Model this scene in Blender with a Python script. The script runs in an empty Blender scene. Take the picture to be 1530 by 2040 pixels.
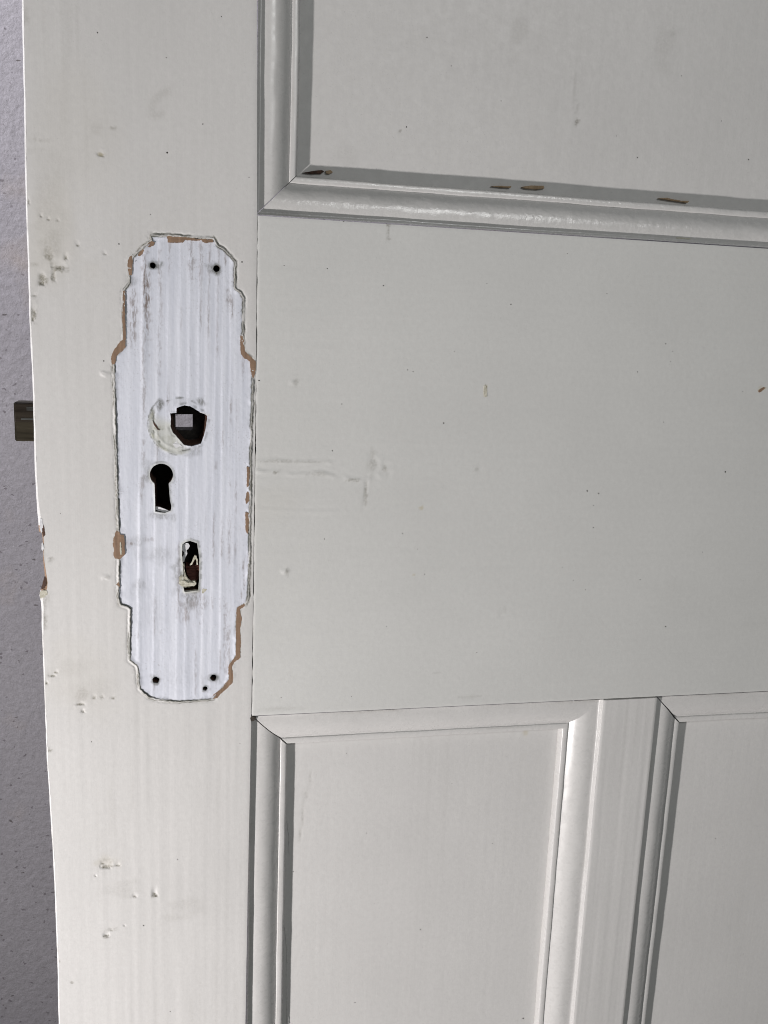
import bpy, bmesh, math
import numpy as np
from mathutils import Vector, Matrix
from mathutils.geometry import delaunay_2d_cdt, tessellate_polygon

# ------------------------------------------------------------------ camera
SC = bpy.context.scene
COL = SC.collection
cam_data = bpy.data.cameras.new('camera')
cam = bpy.data.objects.new('camera', cam_data)
COL.objects.link(cam)
cam_data.sensor_fit = 'HORIZONTAL'
cam_data.sensor_width = 36.0
cam_data.lens = 42.353
cam_data.clip_start = 0.01
cam_data.clip_end = 60.0
cam.matrix_world = Matrix(((0.97863, 0.00205, -0.20561, 0.07187),
                           (-0.20180, 0.20125, -0.95853, -0.43969),
                           (0.03941, 0.97954, 0.19737, 0.19824),
                           (0, 0, 0, 1)))
SC.camera = cam

# ------------------------------------------------------------------ world and lamps
world = bpy.data.worlds.new('World')
SC.world = world
world.use_nodes = True
bg = world.node_tree.nodes['Background']
bg.inputs[0].default_value = (0.93, 0.975, 0.95, 1)
bg.inputs[1].default_value = 0.10


def area_lamp(name, loc, target, size, watts, colour, size_y=None):
    d = bpy.data.lights.new(name, 'AREA')
    d.shape = 'DISK'
    d.size = size
    if size_y:
        d.shape = 'ELLIPSE'
        d.size_y = size_y
    d.energy = watts
    d.color = colour
    o = bpy.data.objects.new(name, d)
    COL.objects.link(o)
    o.location = loc
    o.rotation_euler = (Vector(target) - Vector(loc)).to_track_quat('-Z', 'Y').to_euler()
    return o


area_lamp('work_lamp', (-0.55, -0.50, -0.36), (0.2, 0.0, 0.10), 0.05, 11.1, (1.0, 0.955, 0.94))
area_lamp('wall_fill', (-0.66, 0.10, 1.00), (0.0, 0.6, 0.35), 0.35, 20.0, (0.95, 0.94, 1.0))  # added unseen light that brightens the wall from above
area_lamp('room_lamp', (0.55, -1.20, 0.75), (0.2, 0.0, 0.25), 0.42, 3.7, (0.98, 0.99, 0.98), 0.32)

SC.cycles.filter_width = 1.0
SC.view_settings.view_transform = 'Standard'
SC.view_settings.look = 'None'
SC.view_settings.exposure = 0.0
SC.view_settings.gamma = 1.0
SC.view_settings.use_curve_mapping = False

# ------------------------------------------------------------------ small maths
_rng = np.random.RandomState(11)
_LAT = _rng.rand(256, 256)


def vn(x, z, sx, sz=None, seed=0):
    """smooth value noise in [-1, 1]; x, z in mm, sx, sz the feature size in mm"""
    sz = sz or sx
    a = np.asarray(x, float) / sx + seed * 17.31
    b = np.asarray(z, float) / sz + seed * 9.77
    i = np.floor(a).astype(int)
    j = np.floor(b).astype(int)
    u = a - i
    v = b - j
    u = u * u * (3 - 2 * u)
    v = v * v * (3 - 2 * v)
    L = _LAT
    r = (L[i % 256, j % 256] * (1 - u) + L[(i + 1) % 256, j % 256] * u) * (1 - v) + \
        (L[i % 256, (j + 1) % 256] * (1 - u) + L[(i + 1) % 256, (j + 1) % 256] * u) * v
    return 2 * r - 1


def fbm(x, z, s, sz=None, seed=0, n=3):
    r, a, t = 0, 1.0, 0
    sz = sz or s
    for k in range(n):
        r = r + a * vn(x, z, s / 2 ** k, sz / 2 ** k, seed + k * 3)
        t += a
        a *= 0.55
    return r / t


def sstep(a, b, x):
    t = np.clip((x - a) / (b - a), 0, 1)
    return t * t * (3 - 2 * t)


def inside(x, z, loop):
    x = np.asarray(x)
    z = np.asarray(z)
    r = np.zeros(x.shape, bool)
    n = len(loop)
    for k in range(n):
        x0, z0 = loop[k][:2]
        x1, z1 = loop[(k + 1) % n][:2]
        if z0 == z1:
            continue
        c = ((z0 > z) != (z1 > z)) & (x < (x1 - x0) * (z - z0) / (z1 - z0) + x0)
        r ^= c
    return r


def dist_line(x, z, pts, closed=False):
    d = np.full(np.shape(x), 1e9)
    n = len(pts)
    for k in range(n if closed else n - 1):
        ax, az = pts[k][:2]
        bx, bz = pts[(k + 1) % n][:2]
        ex, ez = bx - ax, bz - az
        L = ex * ex + ez * ez + 1e-12
        t = np.clip(((x - ax) * ex + (z - az) * ez) / L, 0, 1)
        d = np.minimum(d, np.hypot(x - ax - t * ex, z - az - t * ez))
    return d


def resample(pts, step, closed=True, jitter=0.0, seed=1):
    rs = np.random.RandomState(seed)
    out = []
    n = len(pts)
    for k in range(n if closed else n - 1):
        a = np.array(pts[k][:2])
        b = np.array(pts[(k + 1) % n][:2])
        m = max(1, int(np.hypot(*(b - a)) / step))
        for q in range(m):
            p = a + (b - a) * q / m
            if jitter and q:
                p = p + rs.uniform(-jitter, jitter, 2)
            out.append((float(p[0]), float(p[1])))
    if not closed:
        out.append(tuple(pts[-1][:2]))
    return out


# ------------------------------------------------------------------ objects
def link(name, me, mat, parent=None):
    o = bpy.data.objects.new(name, me)
    COL.objects.link(o)
    if mat is not None:
        for m in (mat if isinstance(mat, (list, tuple)) else [mat]):
            me.materials.append(m)
    if parent is not None:
        o.parent = parent
        root = parent
        while root.parent is not None:
            root = root.parent
        # geometry is written in door coordinates; undo the place of the root empty
        if parent.type == 'EMPTY':
            o.matrix_parent_inverse = Matrix.Translation(-Vector(parent.location))
    return o


def mesh_np(name, verts_mm, faces, attrs=None, smooth=True, mat_index=None):
    me = bpy.data.meshes.new(name)
    v = np.asarray(verts_mm, float) / 1000.0
    me.vertices.add(len(v))
    me.vertices.foreach_set('co', v.ravel())
    if isinstance(faces, np.ndarray):
        nf, k = faces.shape
        flat = faces.ravel()
        starts = np.arange(nf) * k
    else:
        flat = np.array([i for fc in faces for i in fc])
        ln = np.array([len(fc) for fc in faces])
        starts = np.concatenate([[0], np.cumsum(ln)[:-1]])
        nf = len(faces)
    me.loops.add(len(flat))
    me.loops.foreach_set('vertex_index', flat.astype(np.int32))
    me.polygons.add(nf)
    me.polygons.foreach_set('loop_start', starts.astype(np.int32))
    if mat_index is not None:
        me.polygons.foreach_set('material_index', np.asarray(mat_index, np.int32))
    me.polygons.foreach_set('use_smooth', np.full(nf, smooth))
    me.update(calc_edges=True)
    me.validate()
    for k, a in (attrs or {}).items():
        at = me.attributes.new(k, 'FLOAT', 'POINT')
        at.data.foreach_set('value', np.asarray(a, np.float32))
    return me


def cdt_sheet(loops, spacing, hfun, extra=None, skirt=None, attrs=None):
    """A skin over the area inside loops[0] and outside the other loops.
    hfun gives the height (mm) towards the room; skirt = depth each loop is carried back to."""
    pts, edges, keep = [], [], None
    for lp in loops:
        s = len(pts)
        pts += [tuple(q[:2]) for q in lp]
        edges += [(s + i, s + (i + 1) % len(lp)) for i in range(len(lp))]
    o = np.array([q[:2] for q in loops[0]])
    x0, z0 = o.min(0)
    x1, z1 = o.max(0)
    gx, gz = np.meshgrid(np.arange(x0 + spacing / 2, x1, spacing), np.arange(z0 + spacing / 2, z1, spacing))
    rs = np.random.RandomState(5)
    gx = (gx + rs.uniform(-.2, .2, gx.shape) * spacing).ravel()
    gz = (gz + rs.uniform(-.2, .2, gz.shape) * spacing).ravel()
    if extra is not None:
        gx = np.concatenate([gx, extra[0]])
        gz = np.concatenate([gz, extra[1]])
    ok = inside(gx, gz, loops[0])
    for h in loops[1:]:
        ok &= ~inside(gx, gz, h)
    for h in loops:
        near = np.ones(gx.shape, bool)
        near[ok] = dist_line(gx[ok], gz[ok], h, True) > 0.16
        ok &= near
    nb = len(pts)
    pts += list(zip(gx[ok].tolist(), gz[ok].tolist()))
    r = delaunay_2d_cdt([Vector(q) for q in pts], edges, [], 0, 1e-5)
    V = np.array([(q.x, q.y) for q in r[0]])
    F = np.array([f for f in r[2] if len(f) == 3])
    c = V[F].mean(1)
    k = inside(c[:, 0], c[:, 1], loops[0])
    for h in loops[1:]:
        k &= ~inside(c[:, 0], c[:, 1], h)
    F = F[k]
    Y = -hfun(V[:, 0], V[:, 1])
    verts = np.stack([V[:, 0], Y, V[:, 1]], 1)
    faces = [tuple(f) for f in F.tolist()]
    src = np.arange(len(V))
    if skirt:
        orig = r[3]
        back = {}
        for i, lst in enumerate(orig):
            for q in lst:
                if q < nb:
                    back[q] = i
        s = 0
        vl = [verts]
        n = len(verts)
        for lp, sk in zip(loops, skirt):
            m = len(lp)
            idx = [back[s + i] for i in range(m)]
            s += m
            if sk is None:
                continue
            a = verts[idx].copy()
            b = a.copy()
            b[:, 1] = sk
            vl += [a, b]
            src = np.concatenate([src, idx, idx])
            for i in range(m):
                j = (i + 1) % m
                faces.append((n + i, n + j, n + m + j, n + m + i))
            n += 2 * m
        verts = np.concatenate(vl)
    A = {}
    if attrs:
        for key, fn in attrs.items():
            A[key] = fn(V[:, 0], V[:, 1])[src]
    return verts, faces, A


def grid_sheet(xs, zs, hfun, depth=38.0, attrs=None, xl=None, zfun=None):
    """Rectangular skin on given x and z lines with four skirts; xl(z) shifts the left border."""
    X, Z = np.meshgrid(np.asarray(xs, float), np.asarray(zs, float))
    if xl is not None:
        t = np.clip(1 - (X - xs[0]) / 3.0, 0, 1)
        X = X + t * (xl(Z) - xs[0])
    if zfun is not None:
        Z = zfun(X, Z)
    Y = -hfun(X, Z)
    nz, nx = X.shape
    V = np.stack([X.ravel(), Y.ravel(), Z.ravel()], 1)
    idx = np.arange(nz * nx).reshape(nz, nx)
    F = np.stack([idx[:-1, :-1].ravel(), idx[:-1, 1:].ravel(), idx[1:, 1:].ravel(), idx[1:, :-1].ravel()], 1)
    ring = np.concatenate([idx[0, :-1], idx[:-1, -1], idx[-1, :0:-1], idx[:0:-1, 0]])
    a = V[ring].copy()
    b = a.copy()
    b[:, 1] = depth
    n = len(V)
    m = len(ring)
    i = np.arange(m)
    j = (i + 1) % m
    F2 = np.stack([n + i, n + m + i, n + m + j, n + j], 1)
    src = np.concatenate([np.arange(n), ring, ring])
    A = {k: fn(X.ravel(), Z.ravel())[src] for k, fn in (attrs or {}).items()}
    return np.concatenate([V, a, b]), np.concatenate([F, F2]), A


def patch_mesh(name, loop, top, bottom, wobble=0.0, seed=1, bevel=0.0):
    """a flat-sided chip: outline loop, front at height top (mm towards the room), back at height bottom"""
    n = len(loop)
    tri = tessellate_polygon([[Vector((q[0], q[1], 0)) for q in loop]])
    x = np.array([q[0] for q in loop])
    z = np.array([q[1] for q in loop])
    t = top + wobble * vn(x, z, 1.3, seed=seed)
    V = np.concatenate([np.stack([x, -t, z], 1), np.stack([x, np.full(n, -bottom), z], 1)])
    F = [tuple(f) for f in tri] + [(i, (i + 1) % n, n + (i + 1) % n, n + i) for i in range(n)]
    return mesh_np(name, V, F, smooth=False)


def tunnel_mesh(name, loop, y0, y1, taper=1.0):
    n = len(loop)
    c = np.mean([q[:2] for q in loop], 0)
    a = [(q[0], y0, q[1]) for q in loop]
    b = [(c[0] + (q[0] - c[0]) * taper, y1, c[1] + (q[1] - c[1]) * taper) for q in loop]
    return mesh_np(name, a + b, [(i, (i + 1) % n, n + (i + 1) % n, n + i) for i in range(n)], smooth=False)


def box_mesh(name, x0, x1, y0, y1, z0, z1, bevel=0.0):
    bm = bmesh.new()
    bmesh.ops.create_cube(bm, size=1)
    for v in bm.verts:
        v.co = Vector(((x0 + x1) / 2 + v.co.x * (x1 - x0), (y0 + y1) / 2 + v.co.y * (y1 - y0),
                       (z0 + z1) / 2 + v.co.z * (z1 - z0))) / 1000
    if bevel:
        bmesh.ops.bevel(bm, geom=bm.edges[:], offset=bevel / 1000, segments=2, affect='EDGES', profile=0.5)
    me = bpy.data.meshes.new(name)
    bm.to_mesh(me)
    bm.free()
    return me


# ------------------------------------------------------------------ materials
def nodes(name):
    m = bpy.data.materials.new(name)
    m.use_nodes = True
    nt = m.node_tree
    return m, nt, nt.nodes['Principled BSDF']


def noise(nt, scale, detail=3.0, rough=0.55, stretch=(1, 1, 1)):
    tc = nt.nodes.new('ShaderNodeTexCoord')
    mp = nt.nodes.new('ShaderNodeMapping')
    mp.inputs['Scale'].default_value = stretch
    n = nt.nodes.new('ShaderNodeTexNoise')
    n.inputs['Scale'].default_value = scale
    n.inputs['Detail'].default_value = detail
    n.inputs['Roughness'].default_value = rough
    nt.links.new(tc.outputs['Object'], mp.inputs['Vector'])
    nt.links.new(mp.outputs[0], n.inputs['Vector'])
    return n.outputs['Fac']


def remap(nt, sock, a, b, c, d):
    r = nt.nodes.new('ShaderNodeMapRange')
    r.inputs[1].default_value = a
    r.inputs[2].default_value = b
    r.inputs[3].default_value = c
    r.inputs[4].default_value = d
    nt.links.new(sock, r.inputs[0])
    return r.outputs[0]


def math_node(nt, op, a, b):
    n = nt.nodes.new('ShaderNodeMath')
    n.operation = op
    for k, s in enumerate((a, b)):
        if isinstance(s, (int, float)):
            n.inputs[k].default_value = s
        else:
            nt.links.new(s, n.inputs[k])
    return n.outputs[0]


def mix(nt, fac, a, b):
    n = nt.nodes.new('ShaderNodeMix')
    n.data_type = 'RGBA'
    for s, i in ((fac, 0), (a, 6), (b, 7)):
        if isinstance(s, tuple):
            n.inputs[i].default_value = s + (1,) if len(s) == 3 else s
        elif isinstance(s, (int, float)):
            n.inputs[i].default_value = s
        else:
            nt.links.new(s, n.inputs[i])
    return n.outputs[2]


def attr(nt, name):
    n = nt.nodes.new('ShaderNodeAttribute')
    n.attribute_name = name
    return n.outputs['Fac']


def bump(nt, bsdf, layers):
    prev = None
    for sock, dist in layers:
        b = nt.nodes.new('ShaderNodeBump')
        b.inputs['Strength'].default_value = 1.0
        b.inputs['Distance'].default_value = dist
        nt.links.new(sock, b.inputs['Height'])
        if prev is not None:
            nt.links.new(prev, b.inputs['Normal'])
        prev = b.outputs[0]
    nt.links.new(prev, bsdf.inputs['Normal'])


def paint(name, base=(0.60, 0.592, 0.583), rough=0.52, peel=0.00007, grain=0.00005, grain_dir=(1, 1, 0.02), spec=0.5):
    m, nt, b = nodes(name)
    broad = remap(nt, noise(nt, 14, 3), 0.3, 0.7, 0.0, 1.0)
    col = mix(nt, broad, tuple(c * 0.965 for c in base), tuple(min(1, c * 1.03) for c in base))
    fine = remap(nt, noise(nt, 420, 3, 0.7), 0.35, 0.65, 0.0, 1.0)
    col = mix(nt, math_node(nt, 'MULTIPLY', fine, 0.24), col, tuple(c * 0.80 for c in base))
    dust = remap(nt, noise(nt, 1500, 2, 0.6), 0.66, 0.74, 0.0, 0.35)
    col = mix(nt, dust, col, tuple(c * 0.55 for c in base))
    # grime, painted shade and yellowed marks are masks, broken up by noise
    br = remap(nt, noise(nt, 900, 3, 0.65), 0.32, 0.62, 0.25, 1.0)
    g = math_node(nt, 'MULTIPLY', attr(nt, 'dirt'), br)
    col = mix(nt, g, col, (0.135, 0.125, 0.09))
    col = mix(nt, attr(nt, 'yellow'), col, (0.42, 0.36, 0.20))
    col = mix(nt, attr(nt, 'rim'), col, (0.075, 0.08, 0.062))
    nt.links.new(col, b.inputs['Base Color'])
    rr = remap(nt, noise(nt, 260, 3), 0.3, 0.7, rough - 0.06, rough + 0.09)
    rr = math_node(nt, 'ADD', rr, math_node(nt, 'MULTIPLY', attr(nt, 'dirt'), 0.25))
    nt.links.new(rr, b.inputs['Roughness'])
    b.inputs['Specular IOR Level'].default_value = spec
    bump(nt, b, [(noise(nt, 330, 3, 0.6), peel), (noise(nt, 260, 4, 0.6, grain_dir), grain)])
    return m


P_FLAT = paint('door_paint')
P_RAIL = paint('door_paint_rail', base=(0.588, 0.589, 0.576), grain_dir=(0.03, 1, 1))  # cooler base colour paints in the bluish ambient light on the rail
P_MOULD_V = paint('moulding_paint_upright', rough=0.28, peel=0.00003, grain=0.00006, grain_dir=(1, 1, 0.05))
P_MOULD_H = paint('moulding_paint_level', rough=0.22, peel=0.0002, grain=0.00005, grain_dir=(0.05, 1, 1))
P_MOULD_T = paint('moulding_paint_smooth', rough=0.28, peel=0.00004, grain=0.00005, grain_dir=(0.05, 1, 1))

# bare patch where the lock plate sat: older bluish white paint over ribbed timber
P_PLATE, nt, b = nodes('old_white_paint')
w = remap(nt, noise(nt, 300, 4, 0.65, (1, 1, 0.04)), 0.3, 0.7, 0, 1)
c1 = mix(nt, w, (0.565, 0.588, 0.66), (0.695, 0.715, 0.785))
sp = remap(nt, noise(nt, 1500, 2, 0.7), 0.60, 0.72, 0.0, 0.6)
c1 = mix(nt, math_node(nt, 'MULTIPLY', sp, remap(nt, noise(nt, 60, 3), 0.4, 0.65, 0, 1)), c1, (0.30, 0.28, 0.27))
br = remap(nt, noise(nt, 1100, 3, 0.7, (1, 1, 0.25)), 0.40, 0.60, 0.0, 1.0)
c1 = mix(nt, math_node(nt, 'MULTIPLY', attr(nt, 'dirt'), br), c1, (0.20, 0.16, 0.145))
sb = remap(nt, noise(nt, 850, 4, 0.7, (1, 1, 0.5)), 0.38, 0.60, 0.25, 1.0)
c1 = mix(nt, math_node(nt, 'MULTIPLY', attr(nt, 'smudge_shade'), sb), c1, (0.12, 0.12, 0.105))
c1 = mix(nt, attr(nt, 'yellow'), c1, (0.47, 0.47, 0.36))
c1 = mix(nt, attr(nt, 'rim'), c1, (0.075, 0.08, 0.062))
nt.links.new(c1, b.inputs['Base Color'])
b.inputs['Roughness'].default_value = 0.6
bump(nt, b, [(noise(nt, 500, 4, 0.65, (1, 1, 0.05)), 0.00008), (noise(nt, 900, 3), 0.00003)])


def wood(name, a, c, rough=0.8, stretch=(1, 1, 0.06), scale=900):
    m, nt, b = nodes(name)
    n = remap(nt, noise(nt, scale, 4, 0.65, stretch), 0.3, 0.7, 0, 1)
    nt.links.new(mix(nt, n, a, c), b.inputs['Base Color'])
    b.inputs['Roughness'].default_value = rough
    bump(nt, b, [(noise(nt, scale, 4, 0.65, stretch), 0.00012)])
    return m


WOOD = wood('bare_wood', (0.165, 0.105, 0.068), (0.30, 0.195, 0.128), scale=600)
WOOD_PALE = wood('pale_bare_wood', (0.26, 0.18, 0.11), (0.46, 0.34, 0.22), scale=600)
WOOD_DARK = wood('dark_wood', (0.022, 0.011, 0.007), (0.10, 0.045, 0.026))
WOOD_RED = wood('red_brown_wood', (0.035, 0.010, 0.007), (0.11, 0.032, 0.022), scale=500)
CREAM = wood('dried_paint', (0.36, 0.34, 0.26), (0.62, 0.60, 0.52), rough=0.5, stretch=(1, 1, 1), scale=700)
FLAKE = wood('white_flake', (0.58, 0.58, 0.60), (0.70, 0.70, 0.72), rough=0.5, stretch=(1, 1, 1), scale=500)
SPECK = wood('fly_dirt', (0.015, 0.013, 0.01), (0.05, 0.04, 0.03), rough=0.6, stretch=(1, 1, 1))
GAP = wood('joint_shade', (0.02, 0.017, 0.013), (0.06, 0.05, 0.04), rough=0.9, stretch=(1, 1, 1))  # dark colour standing in for the shade inside open joints


def metal(name, a, c, rough, met=0.85, stretch=(0.05, 1, 1)):
    m, nt, b = nodes(name)
    n = remap(nt, noise(nt, 420, 4, 0.7, stretch), 0.35, 0.65, 0, 1)
    nt.links.new(mix(nt, n, a, c), b.inputs['Base Color'])
    b.inputs['Metallic'].default_value = met
    b.inputs['Roughness'].default_value = rough
    bump(nt, b, [(noise(nt, 500, 4, 0.65, stretch), 0.00006)])
    return m


BRASS = metal('tarnished_brass', (0.020, 0.017, 0.011), (0.048, 0.041, 0.028), 0.55)
BRASS_DARK = metal('blackened_brass', (0.016, 0.012, 0.009), (0.042, 0.034, 0.026), 0.5)
IRON = metal('blackened_iron', (0.010, 0.009, 0.008), (0.03, 0.026, 0.022), 0.6, 0.6, (1, 1, 1))
STEEL = metal('grey_steel', (0.025, 0.025, 0.022), (0.075, 0.078, 0.075), 0.5, 0.8)

# concrete wall
P_WALL, nt, b = nodes('concrete')
n1 = remap(nt, noise(nt, 5, 5, 0.6), 0.3, 0.7, 0, 1)
wc = mix(nt, n1, (0.246, 0.234, 0.256), (0.307, 0.295, 0.316))
n2 = remap(nt, noise(nt, 160, 4, 0.7), 0.3, 0.7, 0, 1)
wc = mix(nt, math_node(nt, 'MULTIPLY', n2, 0.75), wc, (0.193, 0.184, 0.197))
n3 = remap(nt, noise(nt, 420, 3, 0.7), 0.35, 0.65, 0, 0.6)
wc = mix(nt, n3, wc, (0.205, 0.197, 0.209))
tc = nt.nodes.new('ShaderNodeTexCoord')


def pores(scale, size, stretch, keep):
    mp = nt.nodes.new('ShaderNodeMapping')
    mp.inputs['Scale'].default_value = stretch
    mp.inputs['Rotation'].default_value = (0, 0.5, 0)
    wv = nt.nodes.new('ShaderNodeTexNoise')
    wv.inputs['Scale'].default_value = scale * 1.7
    nt.links.new(tc.outputs['Object'], wv.inputs['Vector'])
    ad = nt.nodes.new('ShaderNodeVectorMath')
    ad.operation = 'MULTIPLY_ADD'
    nt.links.new(wv.outputs['Color'], ad.inputs[0])
    ad.inputs[1].default_value = (0.7 / scale,) * 3
    nt.links.new(tc.outputs['Object'], ad.inputs[2])
    vo = nt.nodes.new('ShaderNodeTexVoronoi')
    vo.inputs['Scale'].default_value = scale
    nt.links.new(ad.outputs[0], mp.inputs['Vector'])
    nt.links.new(mp.outputs[0], vo.inputs['Vector'])
    d = remap(nt, vo.outputs['Distance'], size * 0.6, size, 1, 0)
    sepc = nt.nodes.new('ShaderNodeSeparateColor')
    nt.links.new(vo.outputs['Color'], sepc.inputs[0])
    return math_node(nt, 'MULTIPLY', d, remap(nt, sepc.outputs[0], keep, keep + 0.05, 0, 1))


p1 = pores(85, 0.18, (1, 1, 1.4), 0.25)
p2 = pores(38, 0.10, (1, 1, 2.0), 0.55)
wc = mix(nt, math_node(nt, 'MULTIPLY', p1, 0.85), wc, (0.11, 0.10, 0.11))
wc = mix(nt, math_node(nt, 'MULTIPLY', p2, 0.85), wc, (0.06, 0.052, 0.052))
rust = remap(nt, noise(nt, 9, 4), 0.62, 0.75, 0, 0.35)
wc = mix(nt, rust, wc, (0.30, 0.245, 0.20))
nt.links.new(wc, b.inputs['Base Color'])
b.inputs['Roughness'].default_value = 0.85
bump(nt, b, [(noise(nt, 120, 5, 0.65), 0.0016)])

# ------------------------------------------------------------------ the wall behind
xs = np.linspace(-1500, 1700, 65)
zs = np.linspace(-1000, 1700, 55)
V, F, _ = grid_sheet(xs, zs, lambda x, z: -600 + 3 * fbm(x, z, 500), 720)
wall = link('wall', mesh_np('wall', V, F), P_WALL)
wall['kind'] = 'structure'
wall['label'] = 'grey concrete wall with small dark pores behind the door'

# ------------------------------------------------------------------ the door: layout in mm
STILE = 100.0           # width of the lock stile
RAIL_H = 248.25         # height of the lock rail
M1, M2 = 296.54, 329.37  # first muntin between the lower panels
PW, MW = M1 - STILE, M2 - M1
PX0 = [STILE, M2, M2 + PW + MW]
DOOR_R = PX0[2] + PW + STILE
TOP_P, TOP = RAIL_H + 560.0, RAIL_H + 665.0
BOT_P, BOT = -800.0, -1000.0
BACK = 40.0

door = bpy.data.objects.new('panelled_door', None)
COL.objects.link(door)
door.location = (DOOR_R / 2000, 0.02, BOT / 1000)
door['label'] = 'old off-white painted panelled door with the bare mark of a removed lock plate'
door['category'] = 'door'
door['kind'] = 'thing'

JOINT = [(99.51,338.89), (100.57,247.59), (100.92,176.41), (100.72,61.46), (100.49,-0.65), (99.58,-107.84), (99.19,-182.71)]


def joint_x(z):
    zz = np.array([q[1] for q in JOINT])[::-1]
    xx = np.array([q[0] for q in JOINT])[::-1]
    return np.interp(z, zz, xx)


# silhouette of the stile's free edge (outer) and the line where its flat face begins (inner)
EDGE_O = [(0.86,328.54), (0.38,304.93), (0.18,288.89), (-0.39,262.23), (-0.67,243.37), (-0.67,226.32), (-0.72,213.34), (-0.93,195.77), (-0.77,182.40), (-0.62,174.53), (-0.61,168.86), (-0.63,162.02), (-0.76,145.88), (-0.98,127.14), (-0.81,112.86), (-0.44,104.44), (-0.20,98.38), (1.34,97.40), (1.28,92.28), (1.23,87.38), (1.29,82.46), (1.62,78.75), (1.68,73.78), (1.37,71.05), (-0.51,69.34), (-1.05,66.86), (-0.47,63.84), (-0.37,60.07), (-0.52,48.70), (-0.43,30.76), (-0.48,15.15), (-0.45,1.98), (-0.44,-19.43), (0.13,-38.53), (0.40,-52.37), (0.90,-74.88), (1.01,-94.91), (1.06,-109.42), (1.08,-133.02), (0.61,-169.24)]
EDGE_I = [(1.86,328.65), (1.39,305.03), (1.21,288.97), (0.64,262.31), (0.37,243.44), (0.38,226.38), (0.34,213.39), (0.14,195.81), (0.31,182.44), (0.24,174.55), (0.48,168.89), (0.46,162.05), (0.33,145.90), (0.12,127.15), (0.52,112.86), (1.35,104.43), (1.93,98.37), (2.11,96.91), (2.18,92.27), (1.79,87.37), (2.31,82.44), (2.75,78.73), (3.27,73.75), (2.96,71.02), (2.45,69.28), (1.00,66.81), (0.90,63.81), (1.00,60.04), (0.51,48.67), (0.49,30.72), (0.45,15.11), (0.49,1.93), (0.50,-19.49), (1.08,-38.60), (1.36,-52.45), (1.87,-74.96), (1.99,-95.00), (2.04,-109.53), (2.07,-133.14), (1.61,-169.38)]
EDGE_O = [(EDGE_O[0][0], TOP)] + EDGE_O + [(EDGE_O[-1][0], BOT)]
EDGE_I = [(EDGE_I[0][0], TOP)] + EDGE_I + [(EDGE_I[-1][0], BOT)]

PLATE = [(53.14,235.67), (60.04,236.08), (70.59,236.03), (80.69,235.95), (81.67,234.22), (82.68,232.72), (84.94,231.73), (87.63,229.19), (90.40,226.41), (90.33,219.85), (90.18,214.61), (91.42,213.30), (93.05,212.46), (94.35,210.23), (94.30,201.94), (94.08,194.28), (94.15,185.63), (95.63,183.80), (98.01,182.70), (99.22,179.91), (98.99,172.07), (98.83,159.85), (98.41,142.86), (98.54,129.34), (98.41,110.87), (98.27,95.17), (98.38,83.89), (97.95,64.41), (97.35,61.80), (95.24,60.54), (93.01,58.75), (92.45,54.29), (92.29,33.81), (90.95,31.45), (89.20,29.90), (89.10,25.59), (88.92,21.00), (85.19,15.74), (80.83,10.77), (72.47,10.35), (63.50,10.24), (52.46,12.12), (48.82,14.17), (45.31,17.54), (44.53,28.19), (43.68,30.59), (40.73,33.07), (41.07,47.41), (41.42,59.27), (39.62,60.85), (37.03,61.68), (35.92,65.28), (36.59,84.70), (36.59,103.07), (36.51,112.87), (36.12,140.80), (36.03,164.07), (35.99,177.24), (36.64,181.16), (40.29,185.40), (40.69,192.25), (41.01,211.16), (43.54,214.62), (43.60,218.40), (44.81,225.76), (49.79,230.43), (53.62,233.29)]
PLATE = resample(PLATE, 0.9, True, 0.22, 4)
PLATE_DEPTH = 0.55

SPINDLE = resample([(60.84,155.62), (63.72,155.86), (63.85,158.22), (67.48,159.48), (70.08,159.18), (72.11,158.04), (74.14,156.78), (76.18,156.35), (78.22,155.56), (77.64,150.31), (77.17,147.61), (76.47,144.90), (75.00,141.27), (70.61,139.89), (67.12,140.57), (65.09,142.94), (63.66,144.70), (61.93,146.46), (60.91,149.42), (61.17,152.97)], 0.7, True, 0.10, 2)
KEY_C = [(56.56,126.02)][0]
KEY_R = 90 * 0.2484 * 0.243
KEYHOLE = [(KEY_C[0] + KEY_R * math.cos(a), KEY_C[1] + KEY_R * math.sin(a))
           for a in np.linspace(math.radians(-52), math.radians(232), 26)]
KEYHOLE = KEYHOLE + [(53.32,120.25), (53.44,115.08), (53.51,110.81), (53.48,108.05), (55.82,107.61), (58.15,107.42), (60.80,108.59), (61.11,110.80), (60.54,113.25), (60.22,116.92)]
KEYHOLE = [(q[0], q[1]) for q in KEYHOLE]
SLOT = resample([(66.20,91.72), (67.81,92.96), (69.89,93.44), (73.18,92.28), (73.83,88.50), (74.31,84.07), (74.18,77.73), (74.18,73.26), (73.81,68.15), (70.42,67.83), (67.11,67.52), (66.52,70.22), (66.11,72.77), (66.61,77.85), (66.00,86.70)], 0.7, True, 0.08, 3)
SCREWS = [(53.56,222.98,1.35), (82.24,223.08,1.55)] + [(52.90,21.88,1.75), (81.31,22.00,1.65), (77.10,16.34,1.15)]
SCREW_LOOPS = []
for k, (sx, sz, sr) in enumerate(SCREWS):
    rs = np.random.RandomState(40 + k)
    SCREW_LOOPS.append([(sx + sr * (1 + rs.uniform(-.12, .12)) * math.cos(a), sz + sr * (1 + rs.uniform(-.12, .12)) * math.sin(a))
                        for a in np.linspace(0, 2 * math.pi, 14, endpoint=False)])

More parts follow.
